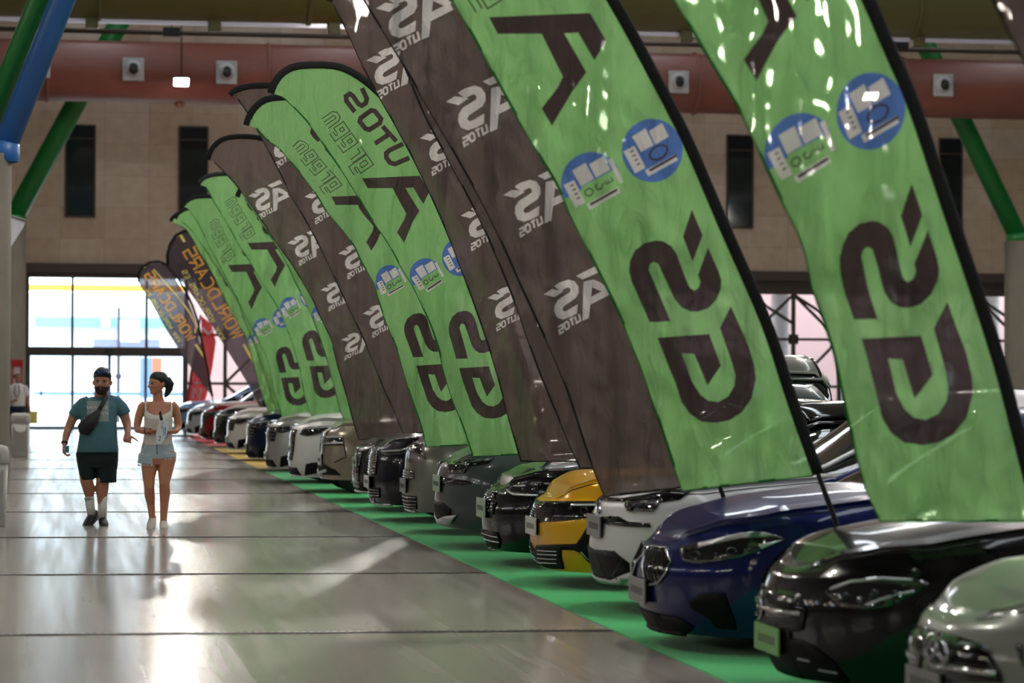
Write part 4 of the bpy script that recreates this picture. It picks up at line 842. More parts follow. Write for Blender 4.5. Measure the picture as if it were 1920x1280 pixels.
bag = empty('crossbody_bag', om + U(320, 520, -.2), 'black crossbody bag worn diagonally over the teal t-shirt', 'bag'); bo = np.array(bag.location) - om
BAG = mat('black_nylon', (20, 20, 26), .6, bump=(30, .2))
MB().tube([U(262, 545, -.19) - bo, U(275, 535, -.215) - bo, U(305, 500, -.235) - bo, U(340, 460, -.23) - bo, U(372, 425, -.20) - bo, U(386, 400, -.185) - bo], [(.02, .035), (.045, .075), (.055, .085), (.045, .07), (.025, .04), (.012, .022)], 18, up=(0, 1, 0), round_ends=True).build('pouch', BAG, bag)
MB().tube([U(384, 405, -.185) - bo, U(402, 370, -.172) - bo, U(420, 335, -.145) - bo, U(437, 300, -.085) - bo, U(445, 285, -.02) - bo, U(440, 290, .06) - bo], [(.004, .022)] * 6, 8, up=(0, 1, 0)).build('strap', BAG, bag)
MB().tube([U(300, 530, -.292) - bo, U(345, 475, -.285) - bo], .004, 6).build('zip', mat('dark_zip', (50, 50, 56), .4, .6), bag)
p = U(163, 676, -.10); ph_ = empty('mobile_phone', om + p, 'teal mobile phone held low in the man\'s hand', 'phone')
MB().box((-.028, -.005, -.02), (.030, .005, .055)).build('case', mat('teal_phone_case', (50, 150, 170), .4), ph_, bevel=.003)

# ---- woman
Yw = float(fl(306, 989.5)[1]); ow = px(295, 990, Yw); ow[2] = 0
wom = empty('person', ow, 'woman in a white strappy top and pale denim shorts, looking left and holding a brochure', 'person')
U = lambda a, b, d=0.0: px(80 + a / 3.657, 660 + b / 3.657, Yw + d) - ow
b_ = MB(); T, h = head_mb(U(792, 287, -.0), -1.0, 1.04, .94); b_.v += h.v; b_.f += h.f; b_.mi += h.mi
b_.tube([U(795, 345, .03), U(790, 310, .02), U(788, 285, .02), U(790, 260, .02)], [.068, .055, .052, .055], 14)
rng([(712, 872, 338, .03, .065), (678, 902, 355, .02, .085), (692, 893, 400, .01, .10), (698, 890, 450, -.01, .115), (705, 885, 520, 0, .10), (695, 885, 590, 0, .105), (675, 900, 660, .01, .125), (670, 905, 730, .01, .13), (690, 890, 770, 0, .10)], b_)
b_.tube([U(706, 362, .02), U(682, 380, .02), U(660, 440, .03), U(648, 500, .03), U(652, 532, 0), U(690, 543, -.09), U(728, 543, -.15)], [.056, .052, .046, .042, .039, .033, .024], 12)
hand(b_, U(726, 543, -.15), (1, -.35, -.05), (.1, .5, .9), 1.0, (.3, .35, .45, .5), .05, thumb=-1, thumb_out=.7)
b_.tube([U(880, 360, .02), U(904, 380, .02), U(922, 440, .03), U(932, 492, .03), U(928, 520, 0), U(914, 540, -.09), U(902, 548, -.15)], [.056, .052, .045, .041, .038, .032, .024], 12)
hand(b_, U(906, 546, -.15), (-1, -.4, -.12), (-.1, .5, .9), 1.0, (.35, .45, .55, .6), .05, thumb=1, thumb_out=.7)
b_.tube([U(735, 690), U(733, 780, -.01), U(728, 860, -.02), U(731, 925, -.03), U(733, 980, .02), U(742, 1040, .05), U(752, 1145, .05)], [.105, .092, .068, .056, .058, .043, .034], 14)
b_.tube([U(850, 690), U(850, 740, -.02), U(840, 830, -.05), U(834, 905, -.08), U(838, 960, -.04), U(834, 1040, -.02), U(828, 1172, -.02)], [.108, .100, .078, .056, .060, .046, .034], 14)
b_.build('body', SKIN_W, wom, remesh=.0065, smoothit=3)
face(T, wom)
hr = MB(); hr.rings([(0, .040, .070, .060, .055), (0, .028, .100, .076, .078), (0, .016, .130, .080, .094), (0, .008, .155, .081, .102), (0, .006, .180, .078, .100), (0, .007, .206, .066, .086), (0, .008, .228, .045, .058), (0, .008, .238, .016, .022)], 28, 2.2)
hr.xf(T); hr.tube([U(838, 200, .02), U(862, 192, .02), U(872, 215, .02), U(866, 255, .02), U(850, 290, .02), U(838, 308, .02)], [.022, .042, .048, .040, .026, .010], 14, round_ends=True)
hr.build('hair', HAIR, wom, remesh=.007, smoothit=2)
for k in range(7): MB().tube([U(860 + k * 4, 190, .02), U(872 + k * 3, 178 + k * 5, .0), U(882 + k * 1.5, 190 + k * 12, .02)], .0022, 5).build('loose_hair', HAIR, wom)
MB().tube([T((.080, .006, .078)), T((.081, .004, .058))], .003, 6).build('earring', mat('gold_earring', (200, 180, 120), .3, .9), wom)
TOP = mat('white_ribbed_top', (222, 216, 208), .9, bump=(25, .25)); tp = MB()
rng([(702, 878, 430, 0, .118), (694, 893, 455, -.015, .128), (700, 889, 500, -.005, .118), (700, 886, 540, 0, .112), (692, 888, 590, 0, .116), (684, 893, 640, .01, .130)], tp)
tp.tube([U(712, 440, -.085), U(706, 390, -.092), U(706, 355, -.05), U(712, 338, .02)], [(.006, .026), (.005, .018), (.005, .012), (.005, .010)], 8)
tp.tube([U(872, 440, -.085), U(884, 390, -.088), U(882, 352, -.05), U(876, 336, .02)], [(.006, .026), (.005, .018), (.005, .012), (.005, .010)], 8)
tp.tube([U(708, 420, -.09), U(735, 445, -.11), U(790, 462, -.115)], [(.012, .03), (.014, .04), (.01, .03)], 8); tp.tube([U(880, 420, -.09), U(850, 445, -.11), U(790, 462, -.115)], [(.012, .03), (.014, .04), (.01, .03)], 8)
tp.build('strappy_top', TOP, wom, remesh=.008, smoothit=3)
DEN = mat('faded_denim', (168, 184, 194), .9, noise=(9, .3, (1, 1, 1)), bump=(60, .3)); ds = MB()
rng([(686, 893, 622, .01, .126), (676, 902, 660, .01, .134), (668, 908, 705, .01, .138), (672, 908, 730, .01, .13)], ds)
ds.tube([U(725, 700, 0), U(722, 740, 0), U(719, 768, 0)], [(.125, .108), (.12, .108), (.115, .110)], 18, up=(0, 1, 0)); ds.tube([U(850, 690, -.01), U(851, 712, -.01), U(852, 724, -.01)], [(.125, .10), (.12, .102), (.118, .102)], 18, up=(0, 1, 0))
dso = ds.build('denim_shorts', DEN, wom, remesh=.009, smoothit=3)
rnd = random.Random(5); fr_ = MB()
for (cx_, cy_, rr, ry_) in ((719, 768, 66, .115), (852, 724, 61, .118)):
    for k in range(40):
        q = rnd.uniform(math.pi, 2 * math.pi); c0 = U(cx_ + rr * math.cos(q), cy_ + rnd.uniform(-3, 2), 0); c0[1] = math.sin(q) * ry_; fr_.tube([c0, c0 + np.array([rnd.uniform(-.006, .006), 0, -rnd.uniform(.008, .022)])], .0028, 5)
tag(fr_.build('frayed_hem', mat('white_fray_thread', (226, 224, 216), .9), dso), kind='stuff')
MB().tube([U(782, 628, -.12), U(784, 700, -.125)], .004, 6).build('fly_seam', mat('dark_denim', (50, 62, 90), .9), dso)
WSH = mat('white_trainer', (206, 196, 180), .6); CRM = mat('cream_sole', (196, 188, 170), .6)
shoe(wom, U(752, 1118, .05), (-.15, -.9, -.32), (0, -.2, 1), .98, WSH, solec=CRM)
shoe(wom, U(828, 1146, -.02), (0, -1, 0), (0, 0, 1), .98, WSH, solec=CRM)
for k, q in enumerate((706, 716, 735)): MB().tube([U(q, 543, -.115 - k * .012), U(q + 5, 543, -.12 - k * .012)], .034, 10).build('bracelet', [STR, mat('leather_bracelet', (90, 60, 40), .6), STR][k], wom)
# brochure and small microphone
br = empty('brochure', ow + U(835, 560, -.24), 'white fan-shaped brochure with a blue mark held in front of the woman\'s waist', 'brochure'); bo = np.array(br.location) - ow
Ub = lambda a, b, o=0.0: U(a, b, -.235 - o) - bo
fill([[(778, 632), (776, 560), (790, 500), (802, 462), (830, 462), (862, 478), (868, 500), (852, 560), (830, 610), (806, 634)]], Ub, 10).build('sheet', mat('white_card', (216, 222, 226), .5), br, solid=.002)
bl = []
for q in (524, 544, 562): bl.append(stroke([(828, q - 4), (836, q - 9), (844, q - 4), (844, q + 4), (836, q + 8), (828, q + 3)], 4.0, True))
fill(bl, lambda a, b: Ub(a, b, .003), 5).build('blue_mark', mat('cyan_blue_print', (40, 130, 190), .5), br)
tx = text_polys('Auto', (819, 478), (-.12, .99), (.99, .12), 8, 9, 4, 2.0) + text_polys('ers', (803, 575), (-.2, .98), (.98, .2), 8, 9, 4, 2.6)
fill(tx, lambda a, b: Ub(a, b, .003), 4).build('lettering', mat('dark_blue_print', (40, 50, 70), .5), br)
mi_ = empty('microphone', ow + U(812, 440, -.22), 'small black microphone clipped on top of the woman\'s brochure', 'microphone'); bo = np.array(mi_.location) - ow
MB().tube([U(806, 415, -.225) - bo, U(810, 440, -.23) - bo, U(815, 458, -.235) - bo], [.014, .016, .018], 12, round_ends=True).build('body', BLACKM, mi_); MB().tube([U(802, 420, -.235) - bo, U(808, 408, -.23) - bo], .008, 8, round_ends=True).build('windshield', STR, mi_)

# ---- man by the column in the background
Y3 = 74.0; o3 = px(33, 700, Y3); o3[2] = 0; p3 = empty('person', o3, 'man in a white short-sleeved shirt and dark trousers standing beside the left column', 'person')
b_ = MB(); T, h = head_mb((.0, -.02, 1.50), .9, 1.0); b_.v += h.v; b_.f += h.f; b_.mi += h.mi
b_.tube([(0, .02, 1.42), (0, .0, 1.56)], .055, 12); b_.rings([(0, 0, .9, .15, .1), (0, 0, 1.1, .16, .11), (0, 0, 1.35, .18, .11), (0, 0, 1.45, .12, .07)], 24)
b_.tube([(.17, 0, 1.38), (.24, 0, 1.15), (.27, -.06, .95), (.30, -.10, .88)], [.055, .045, .038, .03], 10); hand(b_, (.30, -.1, .88), (.15, -.2, -1), (-1, 0, 0), 1, (.3, .4, .5, .6), .05)
b_.tube([(-.17, 0, 1.38), (-.24, 0, 1.15), (-.2, -.12, 1.0), (-.1, -.2, 1.05)], [.055, .045, .038, .03], 10); hand(b_, (-.1, -.2, 1.05), (.8, -.3, .3), (0, -.5, -1), 1, (.3, .4, .5, .6), .05)
b_.build('body', SKIN_M, p3, remesh=.012, smoothit=2); face(T, p3)
MB().rings([(0, .03, .1, .07, .07), (0, .012, .14, .079, .096), (0, .006, .18, .078, .1), (0, .006, .215, .06, .08), (0, .006, .235, .03, .04)], 24).xf(T).build('hair', mat('grey_hair', (120, 112, 104), .7), p3)
WS = MB().rings([(0, .0, .92, .19, .14), (0, 0, 1.1, .20, .15), (0, 0, 1.3, .21, .145), (0, 0, 1.42, .17, .1), (0, .01, 1.48, .09, .07)], 24).tube([(.15, 0, 1.4), (.26, 0, 1.17)], [.085, .075], 12).tube([(-.15, 0, 1.4), (-.26, 0, 1.17)], [.085, .075], 12).build('shirt', mat('white_shirt_cotton', (222, 220, 216), .85), p3, remesh=.015, smoothit=3)
MB().rings([(0, 0, .80, .18, .13), (0, 0, .96, .18, .13)], 20).tube([(-.09, 0, .85), (-.1, 0, .45), (-.1, 0, .06)], [.1, .075, .06], 14).tube([(.09, 0, .85), (.1, 0, .45), (.1, 0, .06)], [.1, .075, .06], 14).build('trousers', mat('navy_trousers', (26, 32, 56), .9), p3, remesh=.015, smoothit=2)
for e in (-1, 1): MB().tube([(e * .1, .06, .05), (e * .1, -.08, .045), (e * .1, -.18, .035)], [(.05, .045), (.045, .05), (.03, .04)], 12, round_ends=True).build('shoe', SHOE, p3)
MB().tube([(-.05, -.16, 1.44), (-.07, -.17, 1.25), (0, -.17, 1.12), (.05, -.17, 1.25), (.03, -.16, 1.44)], .012, 6).build('lanyard', mat('dark_red_lanyard', (110, 20, 30), .7), p3)
pb = empty('yellow_paper_bag', o3 + np.array([.34, -.13, .5]), 'yellow and white carrier bag hanging from the hand of the man in the white shirt', 'bag')
MB().box((-.05, -.05, 0), (.15, .05, .30)).build('bag_body', mat('yellow_white_bag', (230, 206, 110), .6), pb, bevel=.01); MB().tube([(-.01, 0, .30), (.03, 0, .37), (.07, 0, .37), (.11, 0, .30)], .006, 6).build('handle', WHITE, pb)
# ------------------------------------------------------------------ cars
GLOSSB = mat('gloss_black_trim', (8, 8, 9), .1, coat=.4, spec=.25); MATTB = mat('matt_black_trim', (13, 13, 14), .6, spec=.15)
CHROME = mat('chrome', (200, 200, 205), .08, 1.0); SATIN = mat('satin_silver_trim', (190, 192, 198), .3, .6)
LAMPG = mat('headlamp_lens', (26, 28, 30), .03, coat=1, spec=.9); LENS = mat('projector_lens', (70, 74, 80), .08, .9); DRL = mat('lamp_reflector', (225, 228, 235), .12, .5); WINDG = mat('tinted_car_glass', (10, 18, 18), .03, coat=1, spec=.8)
TYRE = mat('tyre_rubber', (16, 16, 16), .8); RIM = mat('alloy_rim', (110, 112, 116), .25, .9); PLW = mat('white_number_plate', (190, 190, 186), .35); PLG = mat('green_number_plate', (110, 168, 96), .4); PLP = mat('pale_green_number_plate', (150, 172, 146), .4); PLK = mat('grey_number_plate', (120, 120, 122), .35)
PINK = mat('plate_print', (60, 62, 62), .5)
def paint(name, c, metal=.35, rough=.32): return mat(name, c, rough, metal, coat=.7, spec=.12)
class Car:
    def __init__(s, Y, xf, color, label, hood, prof, w=.9, L=4.5, a=1.0, n=2.6, roof=1.45, cowl=1.3, z0=.2, group=None, zt=1.02, roofcol=None):
        s.roofcol = roofcol
        s.Y, s.xf, s.w, s.L, s.a, s.n, s.z0 = Y, xf, w, L, a, n, z0; s.col = color
        s.root = empty('car', (xf, Y, 0), label, 'car', 'cars parked along the aisle')
        ph = np.concatenate([[0], np.linspace(.02, 1, 34) ** 1.0]) * math.pi / 2
        ys = w * np.sin(ph) ** (2 / n); xs = a * (1 - np.clip(np.cos(ph), 0, 1) ** (2 / n))
        sx = np.linspace(a, L - .7, 22)[1:]; xs = np.concatenate([xs, sx]); ys = np.concatenate([ys, np.full(len(sx), w)])
        pr = np.linspace(0, 1, 14)[1:] * math.pi / 2; xs = np.concatenate([xs, L - .7 + .7 * np.sin(pr) ** (2 / 3.0)]); ys = np.concatenate([ys, w * np.clip(np.cos(pr), 0, 1) ** (2 / 3.0)])
        q = np.concatenate([[0], np.cumsum(np.hypot(np.diff(xs), np.diff(ys)))]); s.q, s.x, s.y = q, xs, ys
        tx, ty = np.gradient(xs, q), np.gradient(ys, q); k = np.hypot(tx, ty); s.nx, s.ny = -ty / k, tx / k; s.nx[0], s.ny[0] = -1, 0
        hx = [p[0] for p in hood]; hz = [p[1] for p in hood]; s.hoodf = lambda x: np.interp(x, hx + [L], hz + [zt]); s.prof = prof
        s.crown = lambda x: .065 * np.clip(x / .6, 0, 1) ** .8
        s.top = lambda x: s.hoodf(x) - s.crown(x)
        s.cowl, s.roof = cowl, roof
        s.body()
    def surf(s, q, z, off=0.0):
        sg = -1.0 if q >= 0 else 1.0; q = abs(q)       # q > 0 is the half towards the near end of the row
        x, y, nx, ny = (float(np.interp(q, s.q, A)) for A in (s.x, s.y, s.nx, s.ny)); zt = float(s.top(x))
        df = np.interp(z, [p[0] for p in s.prof], [p[1] for p in s.prof]); ds = np.interp(z, [.2, .4, .62, .8, 1.0], [.05, .012, 0, .02, .09])
        e = .035 * max(0, 1 - (zt - z) / .07) ** 2; inn = df * max(0, -nx) + ds * abs(ny) + e - off
        return np.array([x - nx * inn, sg * (y - ny * inn), z])
    def body(s):
        K = 18; mb = MB(); nq = len(s.q); V = []
        for sg in (1, -1):
            for j in range(nq):
                zt = float(s.top(s.x[j]))
                for k in range(K + 1):
                    t = k / K; t = t ** .9; V.append(s.surf(sg * max(s.q[j], 1e-6) if sg > 0 else -max(s.q[j], 1e-6), s.z0 + (zt - s.z0) * t))
        F = []
        for h in (0, 1):
            o = h * nq * (K + 1)
            for j in range(nq - 1):
                for k in range(K):
                    a_, b_, c_, d_ = o + j * (K + 1) + k, o + (j + 1) * (K + 1) + k, o + (j + 1) * (K + 1) + k + 1, o + j * (K + 1) + k + 1
                    F.append((a_, b_, c_, d_) if h == 0 else (a_, d_, c_, b_))
        mb.add(V, F); C = 14; rows = []; o2 = len(mb.v)
        for j in range(1, nq):
            A, B = np.array(V[j * (K + 1) + K]), np.array(V[nq * (K + 1) + j * (K + 1) + K]); cr = float(s.crown(s.x[j])); r = []
            for c in range(C + 1):
                u = c / C; p = A + (B - A) * u; p[2] += cr * (1 - abs(2 * u - 1) ** 2.6); r.append(p)
            rows.append(r)
        mb.add([p for r in rows for p in r], [((j) * (C + 1) + c, (j) * (C + 1) + c + 1, (j + 1) * (C + 1) + c + 1, (j + 1) * (C + 1) + c) for j in range(len(rows) - 1) for c in range(C)])
        mb.add([V[K]] + rows[0], [(0, c + 1, c + 2) for c in range(C)])
        o = mb.build('body', s.col, s.root)
        w_ = o.modifiers.new('w', 'WELD'); w_.merge_threshold = .0008
        b = []
        for c in (MB().rings([(0, 0, 0, 1, 1)], 4),): pass
        MB().box((.62, -s.w + .3, .14), (s.L - .4, s.w - .3, s.z0 + .04)).build('underbody', MATTB, s.root, smooth=False, bevel=.03)
        for sg in (1, -1):
            shut = MB()
            qs = np.linspace(.35, float(np.interp(s.cowl + .1, s.x[:50], s.q[:50])), 24); shut.tube([s.surf(sg * a, float(s.top(float(np.interp(a, s.q, s.x)))) - .035, .001) for a in qs], .0035, 5)
            shut.build('bonnet_gap', MATTB, s.root)
            for xx in (s.cowl + .35, s.cowl + 1.45): qd = float(np.interp(xx, s.x[:50], s.q[:50])); MB().tube([s.surf(sg * qd, b, .001) for b in np.linspace(s.z0 + .12, float(s.top(xx)) - .02, 8)], .0035, 5).build('door_gap', MATTB, s.root)
        # cabin
        x0, x1 = s.cowl, s.L - .35; xa = x0 + (.85 if s.roof < 1.55 else .7); xb = x1 - (.95 if s.roof < 1.55 else .45)
        box_ = s.roof > 1.8; xb = x1 - .1 if box_ else xb
        zc = lambda x: np.interp(x, [x0, x0 + .02, xa, (xa + xb) / 2, xb, x1], [0.0, .02, .97, 1.0, .97, .75]) if box_ else np.interp(x, [x0, x0 + .02, xa, (xa + xb) / 2, xb, x1], [0.0, .02, .95, 1.0, .93, .05]); base = lambda x: float(s.hoodf(x)) - .05
        wb = lambda x: (s.w - .10) * np.interp(x, [x0, x0 + .5, x1 - .4, x1], [.86, 1, 1, .88])
        def arch(x, f, off=0.0):
            h = (s.roof - base(x)) * float(zc(x)) + .01; c, sn = math.cos(f), math.sin(f); pw = 2 / 2.9
            return (x, (wb(x) - .16 * max(0, sn) * float(zc(x)) + off) * math.copysign(abs(c) ** pw, c), base(x) + (h + off) * abs(sn) ** pw)
        N, Q = 30, 24
        X_ = np.linspace(x0, x1, N); g = MB(); g.add([arch(x, math.pi * k / Q) for x in X_ for k in range(Q + 1)], [(i * (Q + 1) + k, i * (Q + 1) + k + 1, (i + 1) * (Q + 1) + k + 1, (i + 1) * (Q + 1) + k) for i in range(N - 1) for k in range(Q)]); g.build('windows', WINDG, s.root)
        g = MB(); X_ = np.linspace(xa - .12, min(xb + .12, x1), 16); R_ = np.linspace(.72, math.pi - .72, 17); g.add([arch(x, f, .012) for x in X_ for f in R_], [(i * 17 + k, i * 17 + k + 1, (i + 1) * 17 + k + 1, (i + 1) * 17 + k) for i in range(15) for k in range(16)]); g.build('roof', s.roofcol or s.col, s.root, solid=.01, offset=1)
        for e in (0, 1):
            f = .62 if e == 0 else math.pi - .62; P = [arch(x, f, .006) for x in np.linspace(x0 - .02, xa, 8)]
            MB().tube(P + [arch(x, f, .006) for x in np.linspace(xa, xb, 8)[1:]] + [arch(x, f, .006) for x in np.linspace(xb, x1 - .03, 6)[1:]], [(.02, .045)] * 20, 8, up=(0, 0, 1)).build('window_pillar', s.roofcol or s.col, s.root)
            yy = (1 if e else -1) * (s.w + .06); zz = base(x0 + .5) + .1
            m_ = MB().tube([(x0 + .38, yy - (.06 if e else -.06), zz), (x0 + .42, yy, zz + .005), (x0 + .44, yy + (.07 if e else -.07), zz)], [(.05, .06), (.075, .07), (.055, .05)], 12, up=(0, 0, 1), round_ends=True).build('wing_mirror', s.col, s.root)
            MB().tube([(x0 + .42, yy - (.2 if e else -.2), zz - .06), (x0 + .42, yy, zz - .03)], .02, 8).build('mirror_arm', MATTB, m_)
            for wx in (.92, s.L - .85):
                qx = float(np.interp(wx, s.x[:50], s.q[:50])); pl = [(qx + .385 * math.cos(t), .335 + .385 * math.sin(t)) for t in np.linspace(0, math.pi, 22)] + [(qx - .385, s.z0 + .01), (qx + .385, s.z0 + .01)]
                sg = 1 if e == 0 else -1
                fill([pl], lambda a, b: s.surf(sg * a, b, .004), .09).build('wheel_arch', MATTB, s.root)
                o_ = .012; wy = -(s.w + o_) if e == 0 else s.w + o_; k = 1 if e == 0 else -1
                wh = MB().lathe([(.22, .0), (.235, .0 ), (.30, .004), (.33, .03), (.335, .1), (.33, .19), (.22, .2), (.22, .0)], (wx, wy, 0.343) if k > 0 else (wx, wy, 0.343), 'y', 28).xf(lambda p: (p[0], wy + (p[1] - wy) * k, p[2])).build('wheel', TYRE, s.root)
                rm = MB().lathe([(.222, .006), (.215, .012), (.2, .03), (.05, .03), (.045, .008), (.001, .006)], (wx, wy, 0.343), 'y', 28)
                for t in range(5):
                    a1 = 2 * math.pi * t / 5 + .3; rm.tube([(wx + .03 * math.cos(a1), wy + .014, 0.343 + .03 * math.sin(a1)), (wx + .21 * math.cos(a1), wy + .012, 0.343 + .21 * math.sin(a1))], [.03, .02], 6, flat=.5)
                rm.xf(lambda p: (p[0], wy + (p[1] - wy) * k, p[2])).build('rim', RIM, wh)
    def inv(s, X_, Y_):
        "pixel -> (q, z) on the front / near side of this car"
        q = np.concatenate([np.linspace(-.45, 0, 46)[:-1], np.linspace(0, 2.4, 241)]); z_ = np.full(len(q), .6)
        for _ in range(4):
            P = np.array([s.surf(a if a != 0 else 1e-6, b) for a, b in zip(q, z_)]) + np.array([s.xf, s.Y, 0])
            d = (P - CAM) @ _f; z_ = z_ + (CY - FPX * ((P - CAM) @ CYV) / d - Y_) * d / FPX
            z_ = np.clip(z_, .1, 1.3)
        sx = CX + FPX * ((P - CAM) @ CXV) / d; i0 = int(np.argmin(sx)); j = i0 + int(np.argmin(np.abs(sx[i0:] - X_)))
        return float(q[j]), float(z_[j])
    def patch(s, name, m, polys, org=None, off=.006, both=True, thick=.012, step=.045, parent=None):
        "polygons given in photo pixels (org = zoom origin, scale) or, with org None, in (q, z)"
        if name == 'lamp_lens' and len(polys) > 1:
            for pl in polys: s.patch(name, m, [pl], org, off, both, thick, step, parent)
            return
        P = [[s.inv(*z([p], *org)[0]) for p in pl] for pl in polys] if org else [list(p) for p in polys]; out = None
        for sg in ((1, -1) if both else (1,)):
            mb = fill(P, lambda a, b: s.surf(sg * (a if a else 1e-6), min(max(b, s.z0 + .004 - .03 * (name == 'bumper_lip')), float(s.top(float(np.interp(abs(a), s.q, s.x)))) - .002), off), step)
            if sg < 0: mb.f = [t[::-1] for t in mb.f]
            o = mb.build(name, m, parent or s.root)
            md = o.modifiers.new('d', 'SOLIDIFY'); md.thickness = thick; md.offset = 0
            out = out or o
        return out
    def plate(s, zc, m, h=.115, w=.5, dx=.0, marks=True):
        x = float(s.surf(0, zc)[0]) - .018 - dx * .4
        o = MB().box((x, -w / 2, zc - h / 2), (x + .012, w / 2, zc + h / 2)).build('number_plate', m, s.root, smooth=False, bevel=.004)
        MB().box((x + .012, -w / 2 + .06, zc - h / 2 + .005), (x + .022 + dx * .4, w / 2 - .06, zc + h / 2 - .005)).build('plate_mount', MATTB, o, smooth=False)
        if marks:
            mb = MB()
            for k in range(6): mb.box((x - .002, -.18 + k * .062, zc - .022), (x, -.18 + k * .062 + .03, zc + .022))
            tag(mb.build('plate_characters', PINK, o, smooth=False), kind='stuff')
    def bar(s, name, m, paths, w_, org=None, off=.012, both=True, parent=None):
        "tubes laid on the surface"
        for sg in ((1, -1) if both else (1,)):
            mb = MB()
            for p in paths:
                qz = [s.inv(*z([c], *org)[0]) for c in p] if org else p
                pts = [s.surf(sg * (a if a else 1e-6), max(b, s.z0), off) for a, b in dense_line(qz, .05)]
                if len(pts) > 1: mb.tube(pts, w_, 6)
            o = mb.build(name, m, parent or s.root)
    def generic(s, zf, grille='wide', trim=CHROME, lower=MATTB, lip=SATIN, plate=PLW, lampz=None, pz=.42):
        lz = lampz or zf - .1
        g = {'wide': (.04, .62, zf - .30, zf - .08), 'tall': (.0, .40, zf - .52, zf - .08), 'slim': (.0, .7, zf - .2, zf - .12)}[grille]
        gr = s.patch('grille', GLOSSB, [[(g[0], g[2]), (g[1] * .9, g[2]), (g[1], g[3]), (g[0], g[3])]])
        n = max(2, int((g[3] - g[2]) / .05)); s.bar('grille_bar', trim, [[(g[0], g[2] + (g[3] - g[2]) * k / n), (g[1] * .92, g[2] + (g[3] - g[2]) * k / n)] for k in range(n + 1)], .006, parent=gr)
        h = s.patch('headlight', LAMPG, [[(.55, lz - .05), (.75, lz - .07), (1.0, lz - .02), (1.35, lz + .09), (1.05, lz + .08), (.6, lz + .05)]])
        s.bar('lamp_strip', DRL, [[(.6, lz + .035), (1.0, lz + .06), (1.25, lz + .08)]], .009, parent=h); s.patch('lamp_lens', LENS, [circ(.74, lz - .005, .035, n=12), circ(.92, lz + .02, .035, n=12)], off=.012, parent=h)
        s.patch('lower_intake', lower, [[(.0, .2), (.62, .22), (.5, .36), (.0, .36)]]); s.patch('side_vent', lower, [[(.68, .25), (.95, .3), (1.0, .46), (.75, .42)]])
        s.bar('bumper_lip', lip, [[(0, .20), (.5, .20), (.8, .22), (1.0, .24)]], .014); s.bar('badge', CHROME, [[(0, zf - .06), (.03, zf - .06)]], .03)
        s.plate(pz, plate)
def dense_line(p, step):
    out = []
    for a, b in zip(p[:-1], p[1:]):
        a, b = np.array(a, float), np.array(b, float); k = max(1, int(np.linalg.norm(b - a) / step)); out += [tuple(a + (b - a) * i / k) for i in range(k)]
    return out + [tuple(p[-1])]
sed = lambda zf: [(.10, .10), (.2, .04), (.27, .01), (.4, .0), (.5, .0), (zf - .12, .03), (zf - .05, .06), (zf, .12)]
suv = lambda zf: [(.12, .14), (.22, .05), (.3, .02), (.45, .0), (.6, .02), (zf - .15, .03), (zf - .05, .06), (zf, .12)]
# the nearest: silver coupe cut by the right edge
c = Car(12.35, 3.66, paint('silver_car_paint', (140, 142, 136), .4), 'silver car cut off by the lower right corner of the photo', [(0, .66), (.2, .76), (.5, .86), (1.3, .98)], sed(.66), z0=.13)
O = (1640, 1000, 4.571)
g = c.patch('grille', GLOSSB, [[(478, 815), (700, 875), (900, 935), (990, 985), (1085, 1200), (1110, 1275), (478, 1275)]], O)
c.bar('grille_bar', CHROME, [[(500, 1120), (640, 1140), (800, 1165), (1060, 1200)]], .012, O, parent=g); c.patch('star_badge', CHROME, [stroke(circ(590, 1020, 85, 120, n=18), 14, True), stroke([(590, 905), (590, 1020), (520, 1085)], 12), stroke([(590, 1020), (660, 1085)], 12)], O, off=.03, both=False, parent=g)
c.patch('side_vent', GLOSSB, [[(1215, 955), (1275, 945), (1278, 1150)]], O); c.plate(.34, PLK)
# black car with the green plate
c = Car(15.0, 3.62, paint('black_car_paint', (14, 15, 18), .0, .2), 'glossy black car with a green number plate, second from the right edge', [(0, .70), (.12, .78), (.35, .85), (.8, .93), (1.3, 1.0)], sed(.70), a=.95, z0=.12)
O = (1400, 980, 4.267); O2 = (1160, 860, 2.526)
g = c.patch('grille', GLOSSB, [[(95, 500), (420, 560), (485, 700), (450, 850), (250, 865), (95, 850)]], O)
c.bar('grille_bar', CHROME, [[(120, 665), (180, 685), (300, 708), (435, 725)]], .011, O, parent=g)
for k in range(5): c.bar('grille_slat', MATTB, [[(120, 760 + k * 24), (440, 765 + k * 24)]], .004, O, parent=g)
c.patch('star_badge', CHROME, [stroke(circ(118, 680, 30, 90, n=18), 12, True), stroke([(118, 600), (118, 680)], 10)], O, off=.02, both=False, parent=g)
h = c.patch('headlight', LAMPG, [[(980, 628), (1020, 600), (1100, 573), (1250, 556), (1400, 566), (1490, 592), (1400, 640), (1290, 695), (1180, 712), (1060, 700)]], O2)
c.bar('lamp_strip', DRL, [[(1010, 615), (1110, 580), (1250, 565), (1390, 572)], [(1180, 690), (1240, 665), (1320, 640), (1400, 625)]], .008, O2, parent=h)
c.patch('lamp_lens', LENS, [circ(1080, 650, 20, n=10), circ(1150, 670, 18, n=10), circ(1215, 640, 24, n=10), circ(1310, 640, 20, n=10)], O2, off=.012, parent=h)
c.patch('lower_intake', MATTB, [[(95, 900), (420, 930), (560, 1000), (700, 1120), (820, 1275), (95, 1275)]], O); c.bar('lower_strip', SATIN, [[(430, 1085), (520, 1105)], [(590, 1175), (740, 1200)]], .006, O)
c.plate(.30, PLG, h=.14, w=.52, dx=.02)
